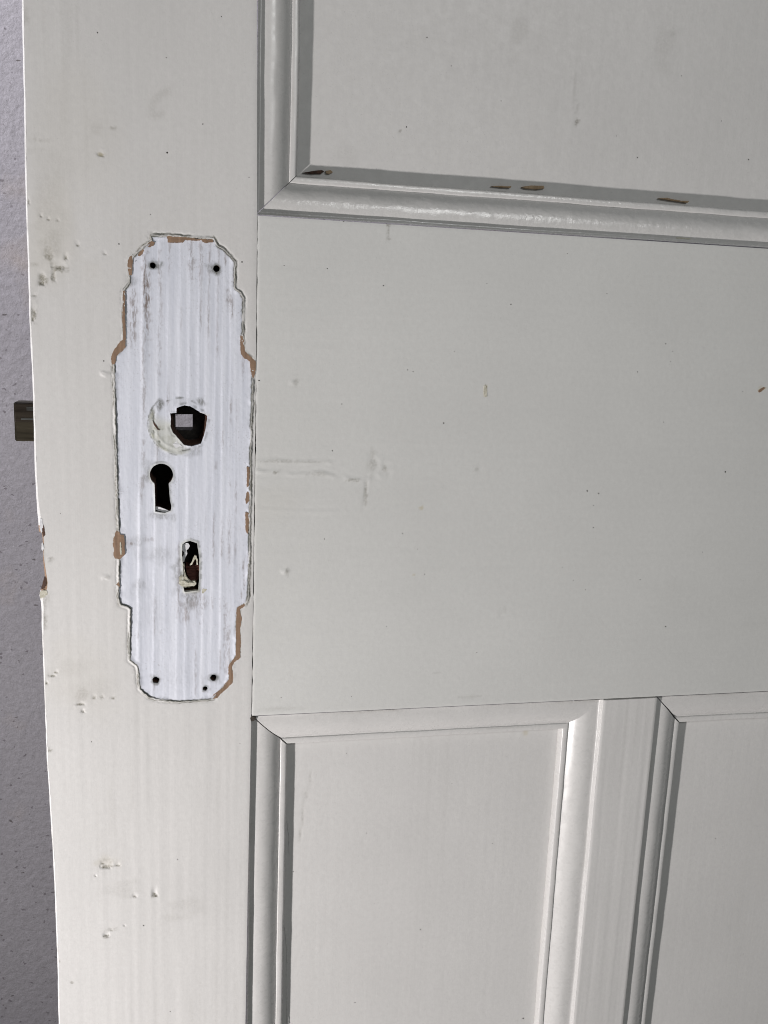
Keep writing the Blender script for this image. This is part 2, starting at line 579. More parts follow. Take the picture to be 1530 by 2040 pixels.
# chips where the paint lifted with the plate: bare brown wood
CHIPS = [
    [(60.03,236.23), (64.74,236.28), (69.19,236.16), (74.22,235.79), (80.68,235.89), (80.69,234.67), (78.15,234.31), (75.90,234.51), (75.34,235.31), (71.98,234.95), (68.07,235.05), (67.23,233.91), (64.17,233.51), (60.29,233.51)],
    [(50.34,230.76), (51.46,232.30), (53.12,233.75), (54.66,233.19), (54.20,231.85), (52.54,230.88)],
    [(47.01,227.13), (48.13,228.83), (49.51,230.00), (49.83,229.20), (48.93,227.62), (47.82,226.68)],
    [(42.59,224.15), (43.27,226.11), (44.38,226.71), (44.84,224.55), (44.57,221.24), (44.14,218.08), (43.04,218.03), (42.38,221.24)],
    [(40.29,211.10), (41.28,211.15), (41.03,205.58), (41.01,197.76), (41.25,192.14), (40.86,185.45), (39.16,183.57), (36.91,181.51), (36.29,178.36), (35.06,177.47), (34.38,179.89), (34.82,182.29), (35.85,184.31), (38.69,188.38), (39.92,188.99), (40.01,194.35), (39.70,198.82), (39.96,204.42)],
    [(93.51,193.08), (94.50,192.72), (95.23,189.55), (95.62,185.78), (96.92,184.48), (98.58,183.25), (100.72,180.97), (100.54,175.67), (99.57,172.81), (98.35,176.79), (98.01,180.89), (96.53,182.13), (95.36,182.33), (93.75,184.61), (93.37,188.90)],
    [(97.01,130.58), (98.28,130.10), (98.33,125.67), (97.89,120.60), (96.93,120.10), (97.13,125.05)],
    [(97.13,117.93), (98.40,117.94), (98.21,113.27), (96.88,111.90), (96.44,113.89)],
    [(96.44,107.77), (98.26,107.27), (98.20,101.36), (97.88,96.44), (96.76,98.53)],
    [(35.28,98.79), (36.65,98.41), (37.09,96.93), (38.82,96.61), (39.03,91.98), (39.12,87.15), (38.18,86.11), (36.88,84.75), (34.56,84.91), (33.72,86.60), (34.07,89.56), (33.54,92.04), (34.08,96.34)],
    [(34.73,72.10), (36.10,73.46), (36.51,70.50)],
    [(92.67,58.66), (94.88,60.23), (96.73,61.17), (96.56,59.54), (94.28,57.96), (94.62,55.01), (95.31,53.35), (94.36,48.12), (94.79,40.83), (94.49,32.19), (91.38,29.63), (90.51,27.66), (91.17,22.26), (90.75,18.91), (87.70,15.67), (84.58,12.97), (83.34,11.13), (82.09,10.85), (80.52,10.59), (81.14,12.93), (85.82,16.43), (88.61,21.16), (88.88,28.39), (90.74,31.33), (92.29,33.47), (92.39,44.88), (92.45,54.09)]]

# dents: x, z, radius x, radius z, depth (all mm)
DENTS = [(5.23,213.63,1.70,2.20,0.90), (12.91,220.56,3.30,1.60,0.55), (10.23,216.50,0.90,3.00,0.55), (15.81,224.63,0.90,1.30,0.50), (21.11,230.35,0.90,1.00,0.40), (1.16,200.72,1.30,1.80,0.60), (0.41,197.59,1.20,2.00,0.80), (8.60,225.75,2.00,3.00,0.28), (1.82,207.34,1.40,0.70,0.35), (32.69,227.07,1.00,0.80,0.30), (31.36,173.43,2.40,1.60,-0.55), (16.55,11.18,2.00,1.00,0.65), (17.64,7.14,0.90,0.90,0.70), (3.85,26.70,1.60,1.00,0.50), (5.75,28.18,1.20,0.90,0.30), (1.16,22.65,0.80,0.80,0.50), (26.87,-78.67,3.00,2.20,0.90), (32.61,-78.62,1.50,1.00,0.55), (25.16,-77.08,1.30,1.00,0.40), (51.08,-96.99,1.50,2.20,0.85), (40.87,-97.44,1.40,1.10,0.60), (26.04,-118.93,1.90,1.20,0.80), (28.88,-116.27,1.00,0.70,0.35), (35.52,-114.32,0.60,0.60,0.50), (21.53,-83.93,0.50,0.60,0.60), (31.86,269.20,1.60,1.10,0.40), (30.26,75.77,2.60,1.80,-0.50), (0.31,247.65,1.00,1.30,0.50), (9.07,240.37,0.70,0.70,0.50), (12.87,240.39,0.90,0.60,0.30), (5.96,241.67,0.70,0.70,0.40), (8.25,-144.98,1.00,0.90,0.15), (23.04,14.31,1.20,1.20,0.20), (26.86,14.39,1.00,1.00,0.20), (32.11,13.62,1.20,0.90,0.20)]


def dents(x, z, lst):
    h = np.zeros(np.shape(x))
    for cx, cz, rx, rz, d in lst:
        # the light comes from below, so a steep lower lip reads as in the picture
        u = (x - cx) / rx
        v = (z - cz) / rz
        wob = 1 + 0.35 * vn(x, z, 1.4, seed=int(abs(cx * 7 + cz)) % 97)
        if d < 0:      # a raised blister or filled screw head
            h = h - 0.6 * d * (1 - sstep(0.25, 1.05, np.sqrt(u * u + v * v) * wob))
            continue
        v = v + 0.25 * u * u + 0.3 * (wob - 1)
        h = h - 0.6 * d * (1 - sstep(0.1, 1.35, np.abs(u) * wob)) * sstep(-1.0, -0.45, v) * (1 - sstep(-0.45, 2.6, v))
    return h


def ridge(x, z, line, wdt, hgt, seed=0, sharp=1.0):
    d = dist_line(x, z, line)
    return hgt * np.exp(-(d / wdt) ** 2) * (0.55 + 0.45 * vn(x, z, 3.0, seed=seed))


ROSETTE = [(65.31,150.38)][0]
ROS_R = 14.2


def clear_of_chips(x, z):
    k = np.ones(np.shape(x))
    for lp in CHIPS:
        d = np.where(inside(x, z, lp), 0, dist_line(x, z, lp, True))
        k = np.minimum(k, sstep(0.1, 0.7, d))
    return k


def stile_h(x, z):
    h = 0.10 * fbm(x, z, 60, 160, 3) + 0.05 * vn(x, z, 2.4, 80, 8) * (1.2 - 0.8 * sstep(-40, 160, z)) + 0.014 * vn(x, z, 1.0, 40, 12)
    h = h + dents(x, z, DENTS)
    m = np.where((x > 30) & (z > -10) & (z < 250))
    if len(m[0]):
        xx, zz = x[m], z[m]
        d = dist_line(xx, zz, PLATE, True)
        lip = (0.5 + 0.5 * vn(xx, zz, 4.5, seed=21)) * clear_of_chips(xx, zz)
        ck = clear_of_chips(xx, zz)
        h[m] = h[m] + 0.9 * ck * (1 - ck) * (0.6 + 0.4 * vn(xx, zz, 1.5, seed=24))
        h[m] = h[m] + 0.50 * (1 + 0.5 * vn(xx, zz, 1.6, seed=23)) * lip * np.exp(-((d - 0.35) / 0.5) ** 2) - 0.40 * clear_of_chips(xx, zz) * (0.5 + 0.5 * vn(xx, zz, 6, seed=25)) * np.exp(-((d - 1.35) / 0.4) ** 2)
    # soft old arris next to the rail joint
    h = h - 0.18 * np.exp(-(np.abs(x - joint_x(z)) / 0.7) ** 2)
    return h


GRIME_SHADE = [(8.27,248.17,5.00,14.00,0.13), (10.05,231.23,4.00,8.00,0.22), (8.60,225.75,3.00,4.00,0.40), (5.69,214.75,2.30,2.60,0.75), (5.19,212.32,1.40,0.80,1.00), (12.87,219.03,3.40,1.00,0.75), (10.21,216.06,0.90,3.00,0.85), (1.09,198.51,1.60,3.00,0.80), (0.80,196.50,1.00,1.00,1.00), (1.30,204.69,3.00,8.00,0.15), (4.80,268.83,5.00,1.00,0.12), (0.61,221.00,4.00,0.70,0.45), (13.92,240.03,5.00,12.00,0.09), (15.81,224.41,0.90,1.40,0.70), (0.50,247.03,0.90,1.50,0.80), (31.65,269.19,1.80,0.90,0.60), (29.77,280.09,3.00,4.00,0.16), (37.41,280.70,1.00,1.00,0.50), (6.61,273.51,5.00,0.60,0.35), (11.40,261.00,7.00,12.00,0.09), (16.54,10.91,2.00,0.70,0.80), (17.63,6.88,0.90,0.90,0.80), (3.83,26.18,1.80,0.70,0.70), (1.16,22.65,0.90,0.90,0.90), (14.69,30.16,9.00,5.00,0.10), (21.50,19.40,12.00,6.00,0.09), (17.14,15.64,4.00,4.00,0.30), (26.84,-79.82,2.20,0.80,0.90), (26.92,-76.09,5.00,3.00,0.28), (40.86,-98.32,1.00,0.70,0.60), (51.06,-98.76,1.30,0.80,0.95), (51.83,-98.83,0.80,0.60,1.00), (26.01,-120.41,1.70,0.60,0.80), (33.84,-93.82,9.00,4.00,0.16), (28.89,-115.97,4.00,1.20,0.35), (36.44,-89.70,8.00,2.20,0.14), (67.05,-104.53,11.00,4.00,0.15), (71.74,-108.60,9.00,4.00,0.12), (61.80,-112.35,7.00,2.50,0.15), (8.25,-144.98,1.10,1.00,0.40), (23.04,14.31,1.00,1.20,0.45), (26.86,14.39,1.00,1.20,0.35), (32.11,13.62,1.30,0.90,0.35), (4.99,84.87,0.90,1.20,0.60), (1.85,65.04,2.00,6.00,0.35), (1.29,54.98,0.90,7.00,0.70), (1.60,-132.19,0.70,0.70,1.00), (1.19,-12.79,0.80,0.80,1.00), (2.09,86.14,0.70,6.00,0.50), (39.07,70.55,4.00,3.00,0.20), (30.26,75.77,1.20,0.80,0.30), (1.85,322.81,2.00,4.00,0.25)]
LOOP_MARK = [(61.00,298.25), (57.31,295.85), (54.69,292.52), (53.79,288.91), (55.07,286.93), (58.11,288.43)]


def grime(x, z, lst):
    g = np.zeros(np.shape(x))
    for cx, cz, rx, rz, a in lst:
        u = (x - cx) / rx
        v = (z - cz) / rz
        r = np.sqrt(u * u + v * v) * (1 + 0.45 * vn(x, z, max(0.8, min(rx, rz)), seed=int(abs(cx * 3 + cz * 5)) % 89))
        g = np.maximum(g, a * (1 - sstep(0.35, 1.25, r)))
    return g


def stile_dirt_shade(x, z):
    g = grime(x, z, GRIME_SHADE)  # marks under the dents also paint the shade of their lower edge
    # dirt lodged in the bottom of each dent, which also paints its lower shade
    g = np.maximum(g, grime(x, z, [(a, c - 0.45 * f, 0.95 * e, 0.55 * f, min(1.0, 0.6 + 0.6 * q)) for a, c, e, f, q in DENTS if q > 0]))
    g = np.maximum(g, 0.20 * np.exp(-(dist_line(x, z, LOOP_MARK) / 1.6) ** 2))
    # fine handling streaks along the grain
    st = sstep(0.35, 0.8, vn(x, z, 1.5, 45, 31)) * sstep(0.0, 0.6, fbm(x, z, 30, 90, 33))
    g = np.maximum(g, 0.10 * st)
    m = np.where((x > 30) & (z > -12) & (z < 252))
    if len(m[0]):
        xx, zz = x[m], z[m]
        d = dist_line(xx, zz, PLATE, True)
        k = np.exp(-((d - 1.0 - 0.5 * vn(xx, zz, 5, seed=27)) / 0.36) ** 2) * sstep(-0.5, 0.1, vn(xx, zz, 6, seed=29))
        k = np.maximum(k, np.exp(-(d / 0.40) ** 2) * sstep(-0.5, 0.1, vn(xx, zz, 4, seed=35)))
        g[m] = np.maximum(g[m], 1.0 * k)  # outline dirt, with the shade of the paint step painted in
    return g


def rim_lines(x, z):
    # dirt in the cracks and painted shade along the paint rim: a broken line on the edge and others beside it
    g = np.zeros(np.shape(x))
    m = np.where((x > 30) & (z > -12) & (z < 252))
    if len(m[0]):
        xx, zz = x[m], z[m]
        d = dist_line(xx, zz, PLATE, True)
        k = np.exp(-(d / 0.26) ** 2) * sstep(-0.35, 0.0, vn(xx, zz, 5, seed=401))
        k = np.maximum(k, np.exp(-((d - 0.9 - 0.45 * vn(xx, zz, 7, seed=403)) / 0.22) ** 2) * sstep(-0.15, 0.2, vn(xx, zz, 6, seed=405)) * (~inside(xx, zz, PLATE)))
        low = 1 - sstep(1.5, 9, zz)      # along the foot of the mark only dashes are left
        k = k * (1 - low * (1 - sstep(0.2, 0.5, vn(xx, zz, 1.6, seed=407))))
        g[m] = 0.9 * k * clear_of_chips(xx, zz)
    return g


def stile_yellow(x, z):
    return grime(x, z, [(9.34,229.03,14.00,26.00,0.10), (31.86,269.20,1.60,1.00,0.40), (21.38,280.45,20.00,30.00,0.05), (19.19,22.13,20.00,20.00,0.06), (27.16,-76.69,6.00,4.00,0.12)])


def fine_points(lst, step, grow=1.6):
    px, pz = [], []
    for q in lst:
        a, c = q[2] * grow + 0.6, q[3] * grow * 1.3 + 0.6
        gx, gz = np.meshgrid(np.arange(q[0] - a, q[0] + a, step), np.arange(q[1] - c, q[1] + c, step))
        px.append(gx.ravel() + 0.03)
        pz.append(gz.ravel() + 0.02)
    return np.concatenate(px), np.concatenate(pz)


def rim_points():
    px, pz = [], []
    P = np.array(PLATE)
    n = np.roll(P, -1, 0) - np.roll(P, 1, 0)
    n /= np.hypot(n[:, 0], n[:, 1])[:, None]
    nrm = np.stack([-n[:, 1], n[:, 0]], 1)
    for s in (-1, 1):
        for d in (0.3, 0.6, 0.95, 1.35, 1.8, 2.4):
            for t in (0, 0.5):
                q = P + (np.roll(P, -1, 0) - P) * t + nrm * d * s
                px.append(q[:, 0])
                pz.append(q[:, 1])
    return np.concatenate(px), np.concatenate(pz)


Z_HI, Z_LO = 420.0, -300.0     # the stretch of stile worked in detail; plain boards carry on above and below
jx = [(float(joint_x(z)) + 0.06 * float(vn(z, z, 9)), z) for z in np.arange(Z_LO, Z_HI + 1, 6.0)]
edge_i = [(q[0], q[1]) for q in resample(EDGE_I, 3.0, False, 0.12, 9) if Z_LO + 1 < q[1] < Z_HI - 1]
ei = np.array([q[1] for q in EDGE_I])[::-1]
exi = np.array([q[0] for q in EDGE_I])[::-1]
outer = jx + [(float(np.interp(Z_HI, ei, exi)), Z_HI)] + edge_i + [(float(np.interp(Z_LO, ei, exi)), Z_LO)]
fx, fz = fine_points(DENTS, 0.45)
hx, hz = rim_points()
V, F, A = cdt_sheet([outer, PLATE], 1.25, stile_h, (np.concatenate([fx, hx]), np.concatenate([fz, hz])),
                    skirt=[None, PLATE_DEPTH + 0.4], attrs={'dirt': stile_dirt_shade, 'yellow': stile_yellow, 'rim': rim_lines})
# carry the joint side back, and add the plain lengths above and below
F = list(F)
n0 = len(V)
js = [(q[0], 0.0, q[1]) for q in jx]
js = np.array(js)
js[:, 1] = -stile_h(js[:, 0].copy(), js[:, 2].copy())
jb = js.copy()
jb[:, 1] = BACK
V = np.concatenate([V, js, jb])
m = len(js)
for i in range(m - 1):
    F.append((n0 + i, n0 + m + i, n0 + m + i + 1, n0 + i + 1))
for za, zb in ((Z_HI, TOP), (BOT, Z_LO)):
    n0 = len(V)
    xa = float(np.interp((za if za > 0 else zb), ei, exi))
    V = np.concatenate([V, [(xa, 0, za), (STILE, 0, za), (STILE, 0, zb), (xa, 0, zb), (STILE, BACK, za), (STILE, BACK, zb)]])
    F += [(n0, n0 + 1, n0 + 2, n0 + 3), (n0 + 1, n0 + 4, n0 + 5, n0 + 2)]
for k in A:
    A[k] = np.concatenate([A[k], np.zeros(len(V) - len(A[k]))])
stile = link('stile', mesh_np('stile', V, F, A), P_FLAT, door)
stile['label'] = 'lock stile with the bare plate mark, dents and a splintered free edge'

# the free edge: a worn round arris running back to the far face; bare wood where it splintered
zz = [q[1] for q in resample(EDGE_O, 2.2, False)]
zz = np.array(sorted(set(zz), reverse=True))
eo = np.array(EDGE_O)[::-1]
xo = np.interp(zz, eo[:, 1], eo[:, 0]) + 0.10 * vn(zz, zz, 5, seed=50) * (np.abs(zz - 100) < 330)
xi = np.interp(zz, ei, exi)
rings = []
hi = stile_h(np.where(np.abs(zz - 60) < 400, xi, 3.0), zz)
for t, y in ((0.0, None), (0.35, 0.22), (0.7, 0.75), (0.93, 1.7), (1.0, 3.2), (1.0, 14.0), (1.0, BACK)):
    yy = -hi if y is None else np.full(len(zz), y) + 0.12 * vn(zz, zz + 40 * t, 4, seed=51)
    rings.append(np.stack([xi + (xo - xi) * t, yy, zz], 1))
V = np.concatenate(rings)
nz = len(zz)
zb0, zb1 = [(-0.30,68.84)][0][1], [(0.82,102.02)][0][1]
Fp, Fw = [], []
for r in range(len(rings) - 1):
    for i in range(nz - 1):
        zc = (zz[i] + zz[i + 1]) / 2
        q = (r * nz + i, r * nz + i + 1, (r + 1) * nz + i + 1, (r + 1) * nz + i)
        bare = r < 5 and zb0 < zc < zb1 and not (abs(zc - [(0.45,91.07)][0][1]) < 2.2 and r < 2)
        (Fw if bare else Fp).append(q)
dz = np.zeros(len(V))
dz += 0.35 * sstep(0.2, 0.7, vn(V[:, 2], V[:, 1], 6, 3, 53))
e1 = link('edge_paint', mesh_np('edge_paint', V, Fp, {'dirt': dz}), P_FLAT, stile)
e2 = link('splintered_edge', mesh_np('splintered_edge', V, Fw, smooth=False), WOOD, stile)
e2['label'] = 'bare brown wood where the edge splintered'
# far face of the stile, with the hole that lets the spindle through
SQ = [(62.75,153.92), (71.21,154.09), (71.19,146.26), (62.82,146.12)]
sqc = np.mean(SQ, 0)
hole_b = [(sqc[0] + 11 * math.cos(a), sqc[1] - 1 + 11 * math.sin(a)) for a in np.linspace(0, 2 * math.pi, 20, endpoint=False)]
bo = [(0, BOT), (STILE, BOT), (STILE, TOP), (0, TOP)]
V, F, _ = cdt_sheet([bo, hole_b], 60, lambda x, z: np.full(np.shape(x), -BACK))
link('back_face', mesh_np('back_face', V, F, smooth=False), P_FLAT, stile)

# splinters standing off the torn edge
for k, (lp, mt) in enumerate((
        ([(0.93,105.16), (1.81,104.67), (2.13,100.80), (1.84,98.86), (1.13,97.89), (0.54,100.32)], FLAKE),
        ([(1.19,93.01), (1.86,92.76), (2.12,90.56), (1.51,89.10), (0.98,90.08)], FLAKE),
        ([(-0.53,68.85), (1.10,69.81), (2.69,69.78), (3.08,67.77), (1.44,66.30), (-0.40,65.84)], CREAM),
        ([(1.74,102.74), (2.57,100.79), (2.90,96.90), (1.96,95.94), (1.63,99.34)], WOOD_DARK),
        ([(1.77,76.27), (2.66,75.75), (2.30,71.78), (0.66,70.32), (0.22,70.82)], WOOD_DARK))):
    o = link('splinter', patch_mesh('splinter', resample(lp, 0.5, True, 0.06, 60 + k), 0.12, -1.5, 0.1, 60 + k), mt, stile)

# ------------------------------------------------------------------ mark of the removed lock plate
RIDGES = [(48.64,206.81), (55.58,207.12), (59.86,207.31), (65.29,207.55), (69.60,207.75), (74.17,207.95), (77.83,208.11), (81.97,208.30), (85.20,208.44), (88.67,208.60), (91.22,208.71)]
RIDGE_B = [(43.49,15.75), (51.03,15.40), (56.41,15.16), (62.56,14.88), (66.76,14.68), (71.48,14.47), (74.97,14.31), (79.22,14.11), (83.74,13.90), (87.27,13.74), (90.55,13.59)]
RSTEP = [0.34, 0.20, 0.12, 0.20, 0.15, 0.20, 0.14, 0.12, 0.18, 0.16, 0.14]


def plate_h(x, z):
    h = -PLATE_DEPTH * (0.3 + 0.7 * sstep(-2, 25, z)) * (0.85 + 0.45 * vn(x, z, 30, 30, 60))
    # sawn ribs: each rises sharply on its left side and falls away to the right
    t = (z - RIDGES[0][1]) / (RIDGE_B[0][1] - RIDGES[0][1])
    for a, c, s in zip(RIDGES, RIDGE_B, RSTEP):
        xr = a[0] + (c[0] - a[0]) * t + 0.25 * vn(z, z, 40, seed=int(a[0]))
        u = x - xr
        h = h + 0.95 * s * (0.4 + 0.6 * sstep(-0.5, 0.5, vn(x, z, 30, 50, int(c[0])))) * sstep(-0.18, 0.10, u) * (1 - sstep(0.25, 3.6, u))
    h = h + 0.035 * fbm(x, z, 1.1, 30, 61) + 0.03 * vn(x, z, 0.8, 1.5, 63)
    # ring left by the handle rose
    d = np.hypot(x - ROSETTE[0], z - ROSETTE[1])
    ang = np.arctan2(z - ROSETTE[1], x - ROSETTE[0])
    side = sstep(0.15, 0.9, np.cos(ang - math.radians(205)))
    h = h + 0.38 * side * np.exp(-((d - ROS_R + 0.3 * vn(ang * 9, ang * 4, 1.3)) / 0.55) ** 2) * (0.7 + 0.3 * vn(x, z, 2, seed=66))
    h = h + 0.20 * side * np.exp(-((d - ROS_R + 2.6) / 0.5) ** 2)
    # paint residue creeping in from the edge of the mark
    d = dist_line(x, z, PLATE, True)
    h = h + 0.45 * np.exp(-(d / 0.9) ** 2) * sstep(-0.1, 0.5, vn(x, z, 5, seed=67)) + 0.10 * np.exp(-(d / 2.5) ** 2) * vn(x, z, 1.8, seed=69)
    # torn edges round the openings
    for lp, a in ((SPINDLE, 0.30), (KEYHOLE, 0.30), (SLOT, 0.35)):
        d = dist_line(x, z, lp, True)
        h = h + a * np.exp(-(d / 0.6) ** 2) * (0.6 + 0.6 * vn(x, z, 2.0, seed=68))
    return h


STREAKS = [(50.90,209.16,1.70,18.00,0.95), (50.09,215.83,1.40,12.00,0.90), (50.32,197.84,1.30,10.00,0.70), (44.79,202.14,1.80,15.00,0.75), (44.23,194.20,1.60,9.00,0.70), (48.94,177.18,1.00,20.00,0.40), (56.61,220.62,1.00,12.00,0.55), (56.93,207.18,1.00,14.00,0.35), (70.79,226.93,1.40,11.00,0.55), (74.87,226.03,1.00,14.00,0.45), (56.04,184.34,1.00,14.00,0.40), (48.99,163.22,1.00,12.00,0.55), (48.41,135.93,0.90,9.00,0.50), (47.55,122.64,1.40,5.00,0.45), (87.73,210.39,1.20,6.00,0.55), (89.37,207.48,1.00,8.00,0.60), (86.26,227.09,0.80,4.00,0.70), (94.96,179.78,1.00,7.00,0.50), (65.24,58.41,2.20,5.00,0.50), (68.15,55.73,2.00,6.00,0.60), (72.07,63.43,4.00,6.00,0.55), (75.73,60.75,3.00,4.00,0.45), (87.34,51.27,1.30,14.00,0.50), (88.65,37.96,1.40,16.00,0.50), (86.93,32.67,1.00,16.00,0.35), (74.99,51.62,1.20,1.20,0.60), (51.18,94.29,3.00,1.00,0.40), (42.23,92.38,2.00,1.20,0.70), (39.42,91.91,1.00,1.00,0.70), (89.41,121.60,1.60,1.20,0.40), (82.17,130.19,1.00,2.00,0.40), (55.47,46.97,0.80,1.00,0.60), (95.81,81.09,0.60,4.00,0.70), (96.38,72.01,0.60,4.00,0.80), (94.95,65.52,0.50,4.00,0.60)]
SMUDGE = [(54.85,223.19,3.00,2.20,0.80), (81.47,222.79,3.00,2.60,0.80), (82.16,221.92,2.60,2.20,1.00), (53.51,222.68,2.30,2.00,1.00), (54.65,86.73,9.00,6.00,0.26), (46.18,71.68,3.00,3.00,0.34), (44.23,67.90,6.00,6.00,0.16), (42.95,93.12,9.00,4.00,0.25), (64.13,77.73,3.00,10.00,0.50), (70.12,64.77,5.00,3.00,0.60), (69.63,62.19,4.00,4.00,0.45), (56.01,105.46,7.00,2.00,0.45), (50.61,126.30,3.00,5.00,0.45), (51.59,131.14,5.00,3.00,0.25), (61.91,105.44,2.00,3.00,0.35), (53.29,21.72,3.00,3.00,0.55), (81.21,21.60,3.00,3.00,0.50), (77.21,16.10,2.20,2.20,0.50), (58.62,137.25,6.00,6.00,0.20), (70.32,137.39,6.00,2.50,0.40), (67.14,161.76,5.00,2.00,0.25), (75.05,161.47,2.00,2.50,0.80), (56.04,159.62,2.20,2.50,0.85), (52.78,155.06,1.00,3.20,0.85), (55.47,148.47,3.20,0.90,0.80), (59.83,143.28,3.20,2.00,0.40), (62.14,140.91,2.50,2.00,0.50), (48.34,54.97,14.00,8.00,0.10), (65.07,22.82,12.00,8.00,0.10), (44.10,215.54,4.00,2.00,0.35)]


def plate_dirt_shade(x, z):
    g = grime(x, z, STREAKS)
    # dust lodged against the ribs
    t = (z - RIDGES[0][1]) / (RIDGE_B[0][1] - RIDGES[0][1])
    for a, c, s in zip(RIDGES, RIDGE_B, RSTEP):
        u = x - (a[0] + (c[0] - a[0]) * t)
        g = np.maximum(g, 0.55 * np.exp(-((u - 0.9) / 0.6) ** 2) * sstep(0.15, 0.7, vn(x, z, 4, 14, 71)))
    d = dist_line(x, z, PLATE, True)
    g = np.maximum(g, 0.7 * np.exp(-(d / 0.45) ** 2) * sstep(-0.3, 0.4, vn(x, z, 6, seed=73)))  # edge line: dirt plus painted shade of the step
    return np.clip(g, 0, 1)


def plate_rim(x, z):
    g = rim_lines(x, z)
    # dark broken ring where the handle rose pressed into the paint
    d = np.hypot(x - ROSETTE[0], z - ROSETTE[1])
    ang = np.arctan2(z - ROSETTE[1], x - ROSETTE[0])
    k = np.exp(-((d - ROS_R - 0.5) / 0.3) ** 2) * sstep(0.1, 0.6, np.cos(ang - math.radians(200))) * sstep(-0.3, 0.2, vn(x, z, 3.5, seed=411))
    k = np.maximum(k, np.exp(-((d - ROS_R + 1.6) / 0.45) ** 2) * sstep(0.25, 0.55, vn(x, z, 2.4, seed=413)) * sstep(-0.9, -0.2, -np.cos(ang)))
    for lp, a in ((SPINDLE, 0.6), (KEYHOLE, 0.5), (SLOT, 0.6)):
        k = np.maximum(k, a * np.exp(-((dist_line(x, z, lp, True) - 1.0) / 0.5) ** 2) * sstep(0.1, 0.6, vn(x, z, 1.6, seed=415)))
    for sx, sz, sr in SCREWS:
        q = np.hypot(x - sx, z - sz) * (1 + 0.3 * vn(x, z, 1.5, seed=417))
        k = np.maximum(k, 0.75 * (1 - sstep(sr * 0.9, sr * 1.7, q)))
    return np.clip(np.maximum(g, 0.85 * k), 0, 1)


def plate_smudge_shade(x, z):
    g = grime(x, z, SMUDGE)
    d = dist_line(x, z, PLATE, True)
    return np.maximum(g, np.exp(-(d / 0.42) ** 2) * sstep(-0.45, 0.1, vn(x, z, 5, seed=77)))  # edge term paints the shade cast by the broken paint edge


def plate_yellow(x, z):
    d = np.hypot(x - ROSETTE[0], z - ROSETTE[1])
    ang = np.arctan2(z - ROSETTE[1], x - ROSETTE[0])
    k = sstep(0.25, 0.8, np.cos(ang - math.radians(215))) * np.exp(-((d - ROS_R + 0.4) / 0.9) ** 2) * (0.55 + 0.45 * vn(x, z, 3, seed=75))
    k = np.maximum(k, 0.5 * (d < ROS_R) * sstep(0.2, 0.8, np.cos(ang - math.radians(225))))
    k = np.maximum(k, 0.5 * np.exp(-(dist_line(x, z, SLOT, True) / 1.0) ** 2))
    k = np.maximum(k, 0.35 * np.exp(-(dist_line(x, z, KEYHOLE, True) / 0.7) ** 2))
    return np.clip(k, 0, 0.8)


holes = [SPINDLE, KEYHOLE, SLOT] + SCREW_LOOPS
V, F, A = cdt_sheet([PLATE] + holes, 0.55, plate_h, None, [None, 2.6, 2.6, 2.6] + [1.4] * len(SCREW_LOOPS),
                    {'dirt': plate_dirt_shade, 'smudge_shade': plate_smudge_shade, 'yellow': plate_yellow, 'rim': plate_rim})
pm = link('plate_mark', mesh_np('plate_mark', V, F, A), P_PLATE, stile)
pm['label'] = 'bluish white stepped outline of the removed lock plate'
for lp in SCREW_LOOPS:
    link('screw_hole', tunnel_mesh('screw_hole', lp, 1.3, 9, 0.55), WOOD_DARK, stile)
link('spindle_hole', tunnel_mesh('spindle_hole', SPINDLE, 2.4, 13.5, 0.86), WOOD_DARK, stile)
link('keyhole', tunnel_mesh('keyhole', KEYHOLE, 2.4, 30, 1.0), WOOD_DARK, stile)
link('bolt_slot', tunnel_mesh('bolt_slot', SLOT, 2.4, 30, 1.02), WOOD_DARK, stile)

for k, lp in enumerate(CHIPS):
    link('bare_patch', patch_mesh('bare_patch', resample(lp, 0.45, True, 0.17, 80 + k), 0.05, -PLATE_DEPTH - 0.2, 0.09, 80 + k), WOOD, stile)
link('paint_flake', patch_mesh('paint_flake', resample([(36.79,92.93), (37.37,93.24), (37.55,90.14), (37.61,87.17), (37.03,86.93), (36.72,88.91)], 0.5, True, 0.06, 3), 0.22, -0.1, 0.05, 5), CREAM, stile)

# ------------------------------------------------------------------ things inside the holes
lock = link('mortise_lock', None or bpy.data.meshes.new('mortise_lock'), None, door)
bpy.data.objects.remove(lock)
# case of the lock: an iron plate with the square follower hole cut through
case_o = [(6, 40), (96, 40), (96, 200), (6, 200)]
sq = [tuple(q[:2]) for q in SQ]
V, F, _ = cdt_sheet([case_o, sq, [(q[0], q[1]) for q in KEYHOLE]], 12, lambda x, z: np.full(np.shape(x), -13.6), None, [28.0, 27.9, None])
lock = link('mortise_lock', mesh_np('mortise_lock', V, F, smooth=False), IRON, door)
lock['label'] = 'dark mortise lock let into the stile'
V, F, _ = cdt_sheet([case_o, sq], 30, lambda x, z: np.full(np.shape(x), -28.0))
link('case_back', mesh_np('case_back', V, F, smooth=False), IRON, lock)
# follower hub round the square, standing a little proud of the case
hub = [(sqc[0] + 8.2 * math.cos(a), sqc[1] + 8.2 * math.sin(a)) for a in np.linspace(0, 2 * math.pi, 24, endpoint=False)]
V, F, _ = cdt_sheet([hub, [(q[0], q[1]) for q in sq]], 3, lambda x, z: np.full(np.shape(x), -13.0), None, [13.8, 13.9])
link('follower', mesh_np('follower', V, F, smooth=False), IRON, lock)
